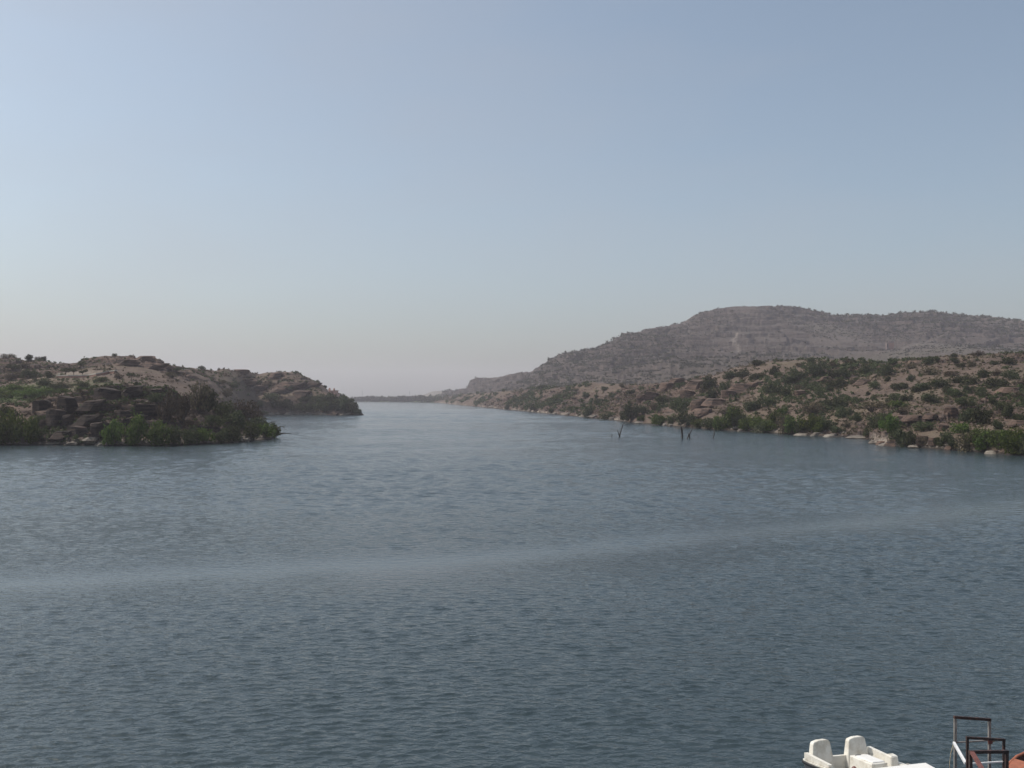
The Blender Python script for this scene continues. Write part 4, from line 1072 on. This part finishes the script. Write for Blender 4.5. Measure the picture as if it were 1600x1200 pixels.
for x, y in ((-.84, -1.25), (.84, -1.25), (-.5, -.05), (.5, -.05)):
    cm = bmesh.new(); bm_tube(cm, [(x, y - .07, .50), (x, y - .03, .507), (x, y + .03, .507), (x, y + .07, .50)], [.009, .013, .013, .009], 6); bm_box(cm, x - .012, x + .012, y - .02, y + .02, .468, .500)
    bm_obj('cleat', cm, M['zinc'], boat, True)
part_box('pedal_housing', boat, M['gel'], (-.56, -.22, -1.35, -.95, .085, .33), bev=.03)
for x in (-.5, -.28):
    pm = bmesh.new(); bm_box(pm, x - .05, x + .05, -.94, -.86, .2, .23); bm_obj('pedal', pm, M['rubber'], boat)
bm = bmesh.new(); bm_hexa(bm, [(-.78, -2.9, .472), (.78, -2.9, .472), (.95, -1.60, .472), (-.90, -1.60, .472)], [(-.70, -2.85, .53), (.70, -2.85, .53), (.93, -1.62, .625), (-.50, -1.62, .625)])
bevel(bm, .02, 2); bm_obj('foredeck', bm, M['gelclean'], boat)

# ------------------------------------------------------------------ jetty railing: three portal frames on a pontoon
M['iron'] = plain_mat('dark painted iron', (0.035, 0.025, 0.024), 0.55, 0.25, 9.0, 0.2, (0.10, 0.05, 0.04))
M['iron_red'] = plain_mat('rusted iron', (0.16, 0.06, 0.05), 0.7, 0.2, 9.0, 0.1)
M['whitebar'] = plain_mat('white painted bar', (0.78, 0.78, 0.78), 0.45, 0.06, 8.0)
M['deck'] = plain_mat('weathered deck', (0.16, 0.12, 0.10), 0.85, 0.2, 3.0)
M['rope'] = plain_mat('old rope', (0.30, 0.26, 0.18), 0.9, 0.2, 30.0)
t = empty('jetty_railing', (9.2, 20.4, 0.0))
tag(t, 'dark iron portal railing frames in a row beside the white boat', 'railing')
o0 = Vector(t.location)
def W(px, py, d): return P(px, py, d) - o0
spec = [  # depth, left px, right px, top row left, top row right, post material, bar size
    (21.5, 1492.5, 1546, 1120.5, 1124.5, 'zinc', .052), (20.2, 1511.5, 1568.5, 1152.5, 1156, 'iron', .045), (19.4, 1516.5, 1573, 1175, 1174.5, 'iron', .055)]
for i, (d, xl, xr, yl, yr, pm, wd) in enumerate(spec):
    fr_ = empty('frame', (0, 0, 0)); fr_.parent = t
    L, Rr = W(xl, yl, d), W(xr, yr, d + .12)
    for q in (L, Rr):
        bm = bmesh.new(); bm_bar(bm, (q.x, q.y, -.45), (q.x, q.y, q.z - wd * .5), wd); bm_obj('post', bm, M[pm], fr_)
    bm = bmesh.new(); bm_bar(bm, L - Vector((wd * .5, 0, 0)), Rr + Vector((wd * .5, 0, 0)), wd * 1.05); bm_obj('top_bar', bm, M['iron'], fr_)
    if i < 2:
        zz = W(xl, (1160, 1193.5)[i], d).z
        bm = bmesh.new(); bm_bar(bm, (L.x + wd * .5, L.y, zz), (Rr.x - wd * .5, Rr.y, zz), .026); bm_obj('cross_bar', bm, M['whitebar' if i else 'zinc'], fr_)
    if i == 0:
        bm = bmesh.new(); bm_bar(bm, (Rr.x + wd * .55, Rr.y - .02, zz - .01), (Rr.x + .1, Rr.y - .02, zz), .035); bm_obj('bolt', bm, M['rope'], fr_)
        bm = bmesh.new(); bm_box(bm, Rr.x - .045, Rr.x + .045, Rr.y - .05, Rr.y - .027, zz - .06, zz + .05); bm_obj('clamp', bm, M['iron_red'], fr_)
bm = bmesh.new(); bm_bar(bm, W(1490.5, 1160.5, 21.45), W(1509, 1193, 20.25), .048); bm_obj('side_rail', bm, M['whitebar'], t)
bm = bmesh.new(); bm_bar(bm, W(1519, 1176, 19.36), W(1536, 1204, 18.6), .075, .05); bm_obj('brace', bm, M['iron_red'], t)
bm = bmesh.new(); a, b = W(1490, 1161, 21.46), W(1484, 1204, 21.2)
bm_tube(bm, [a, a.lerp(b, .33) + Vector((-.03, 0, -.02)), a.lerp(b, .66) + Vector((-.03, 0, -.03)), b], .008, 5)
rp = bm_obj('mooring_rope', bm, M['rope'], None, True)
rp.data.transform(Matrix.Translation(-(a))); rp.location = o0 + a
tag(rp, 'thin frayed rope hanging from the farthest railing frame', 'rope')
pt = empty('pontoon', (9.1, 19.0, 0.0)); tag(pt, 'low weathered plank pontoon carrying the iron railing frames', 'pontoon')
part_box('float', pt, M['hull'], (-.45, .55, -4.0, 1.35, -.35, -.02))
for k in range(26): part_box('plank', pt, M['deck'], (-.5, .6, -4.0 + k * .205, -4.0 + k * .205 + .19, -.018, .03))

# ------------------------------------------------------------------ rust-red rowing boat at the picture's corner
M['redpaint'] = plain_mat('rust-red paint', (0.34, 0.115, 0.06), 0.6, 0.12, 5.0, c2=(0.25, 0.085, 0.045))
M['redin'] = plain_mat('shaded inside', (0.09, 0.045, 0.03), 0.8, 0.15, 5.0)  # shade inside the open boat, put into the lining's colour
skiff = empty('rowing_boat', (9.86, 20.15, 0.0), (R(0), R(-3), R(20)))
tag(skiff, 'rust-red wooden rowing boat with its bow behind the railing frames', 'boat')
secs = [(0.0, .05, .02, .40, -.02), (.35, .26, .12, .42, -.08), (.9, .50, .32, .45, -.12), (1.8, .64, .46, .50, -.12), (2.8, .62, .46, .52, -.12), (3.4, .52, .40, .54, -.08)]
def shell(off, zoff, base):
    bm = bmesh.new(); pr = []
    for (x, a, b, zt, zb) in secs:
        a, b = max(a - off, .01), max(b - off, .005)
        pr.append([bm.verts.new(v) for v in ((x, -a, zt + zoff), (x, -(a + b) / 2 - .02, (zt + zb) / 2 + base), (x, -b, zb + base), (x, b, zb + base), (x, (a + b) / 2 + .02, (zt + zb) / 2 + base), (x, a, zt + zoff))])
    for u, v in zip(pr, pr[1:]):
        for k in range(5): bm.faces.new((u[k], u[k + 1], v[k + 1], v[k]))
    bm.faces.new(pr[0]); bm.faces.new(pr[-1][::-1])
    return bm
bm_obj('hull', shell(0, 0, 0), M['redpaint'], skiff)
bm_obj('lining', shell(.035, -.002, .04), M['redin'], skiff)
for s in (-1, 1):
    bm = bmesh.new(); bm_tube(bm, [(x, s * a, zt + .012) for (x, a, b, zt, zb) in secs], .034, 6); bm_obj('gunwale', bm, M['redpaint'], skiff, True)
bm = bmesh.new(); vs = [bm.verts.new(v) for v in ((-.02, 0, .435), (.75, -.44, .475), (.80, 0, .50), (.75, .44, .475))]
lo_ = [bm.verts.new((v.co.x, v.co.y, v.co.z - .03)) for v in vs]
bm.faces.new(vs); bm.faces.new(lo_[::-1])
for k in range(4): bm.faces.new((vs[k], vs[(k + 1) % 4], lo_[(k + 1) % 4], lo_[k]))
bm_obj('bow_deck', bm, M['redpaint'], skiff)
for x in (1.5, 2.5): part_box('thwart', skiff, M['redpaint'], (x - .13, x + .13, -.56, .56, .32, .355))

# ------------------------------------------------------------------ the air: dusty haze round the whole place
m = bpy.data.materials.new('haze'); m.use_nodes = True
nt = m.node_tree; nt.nodes.clear()
ho = nt.nodes.new('ShaderNodeOutputMaterial'); hv = nt.nodes.new('ShaderNodeVolumePrincipled')
hv.inputs['Color'].default_value = (0.95, 0.91, 0.99, 1)
hv.inputs['Density'].default_value = 0.00021
hv.inputs['Anisotropy'].default_value = 0.2
nt.links.new(hv.outputs[0], ho.inputs['Volume'])
bm = bmesh.new(); bm_box(bm, -7200, 7200, -80, 5400, -4.4, 150)
tag(bm_obj('haze', bm, m), kind='stuff')
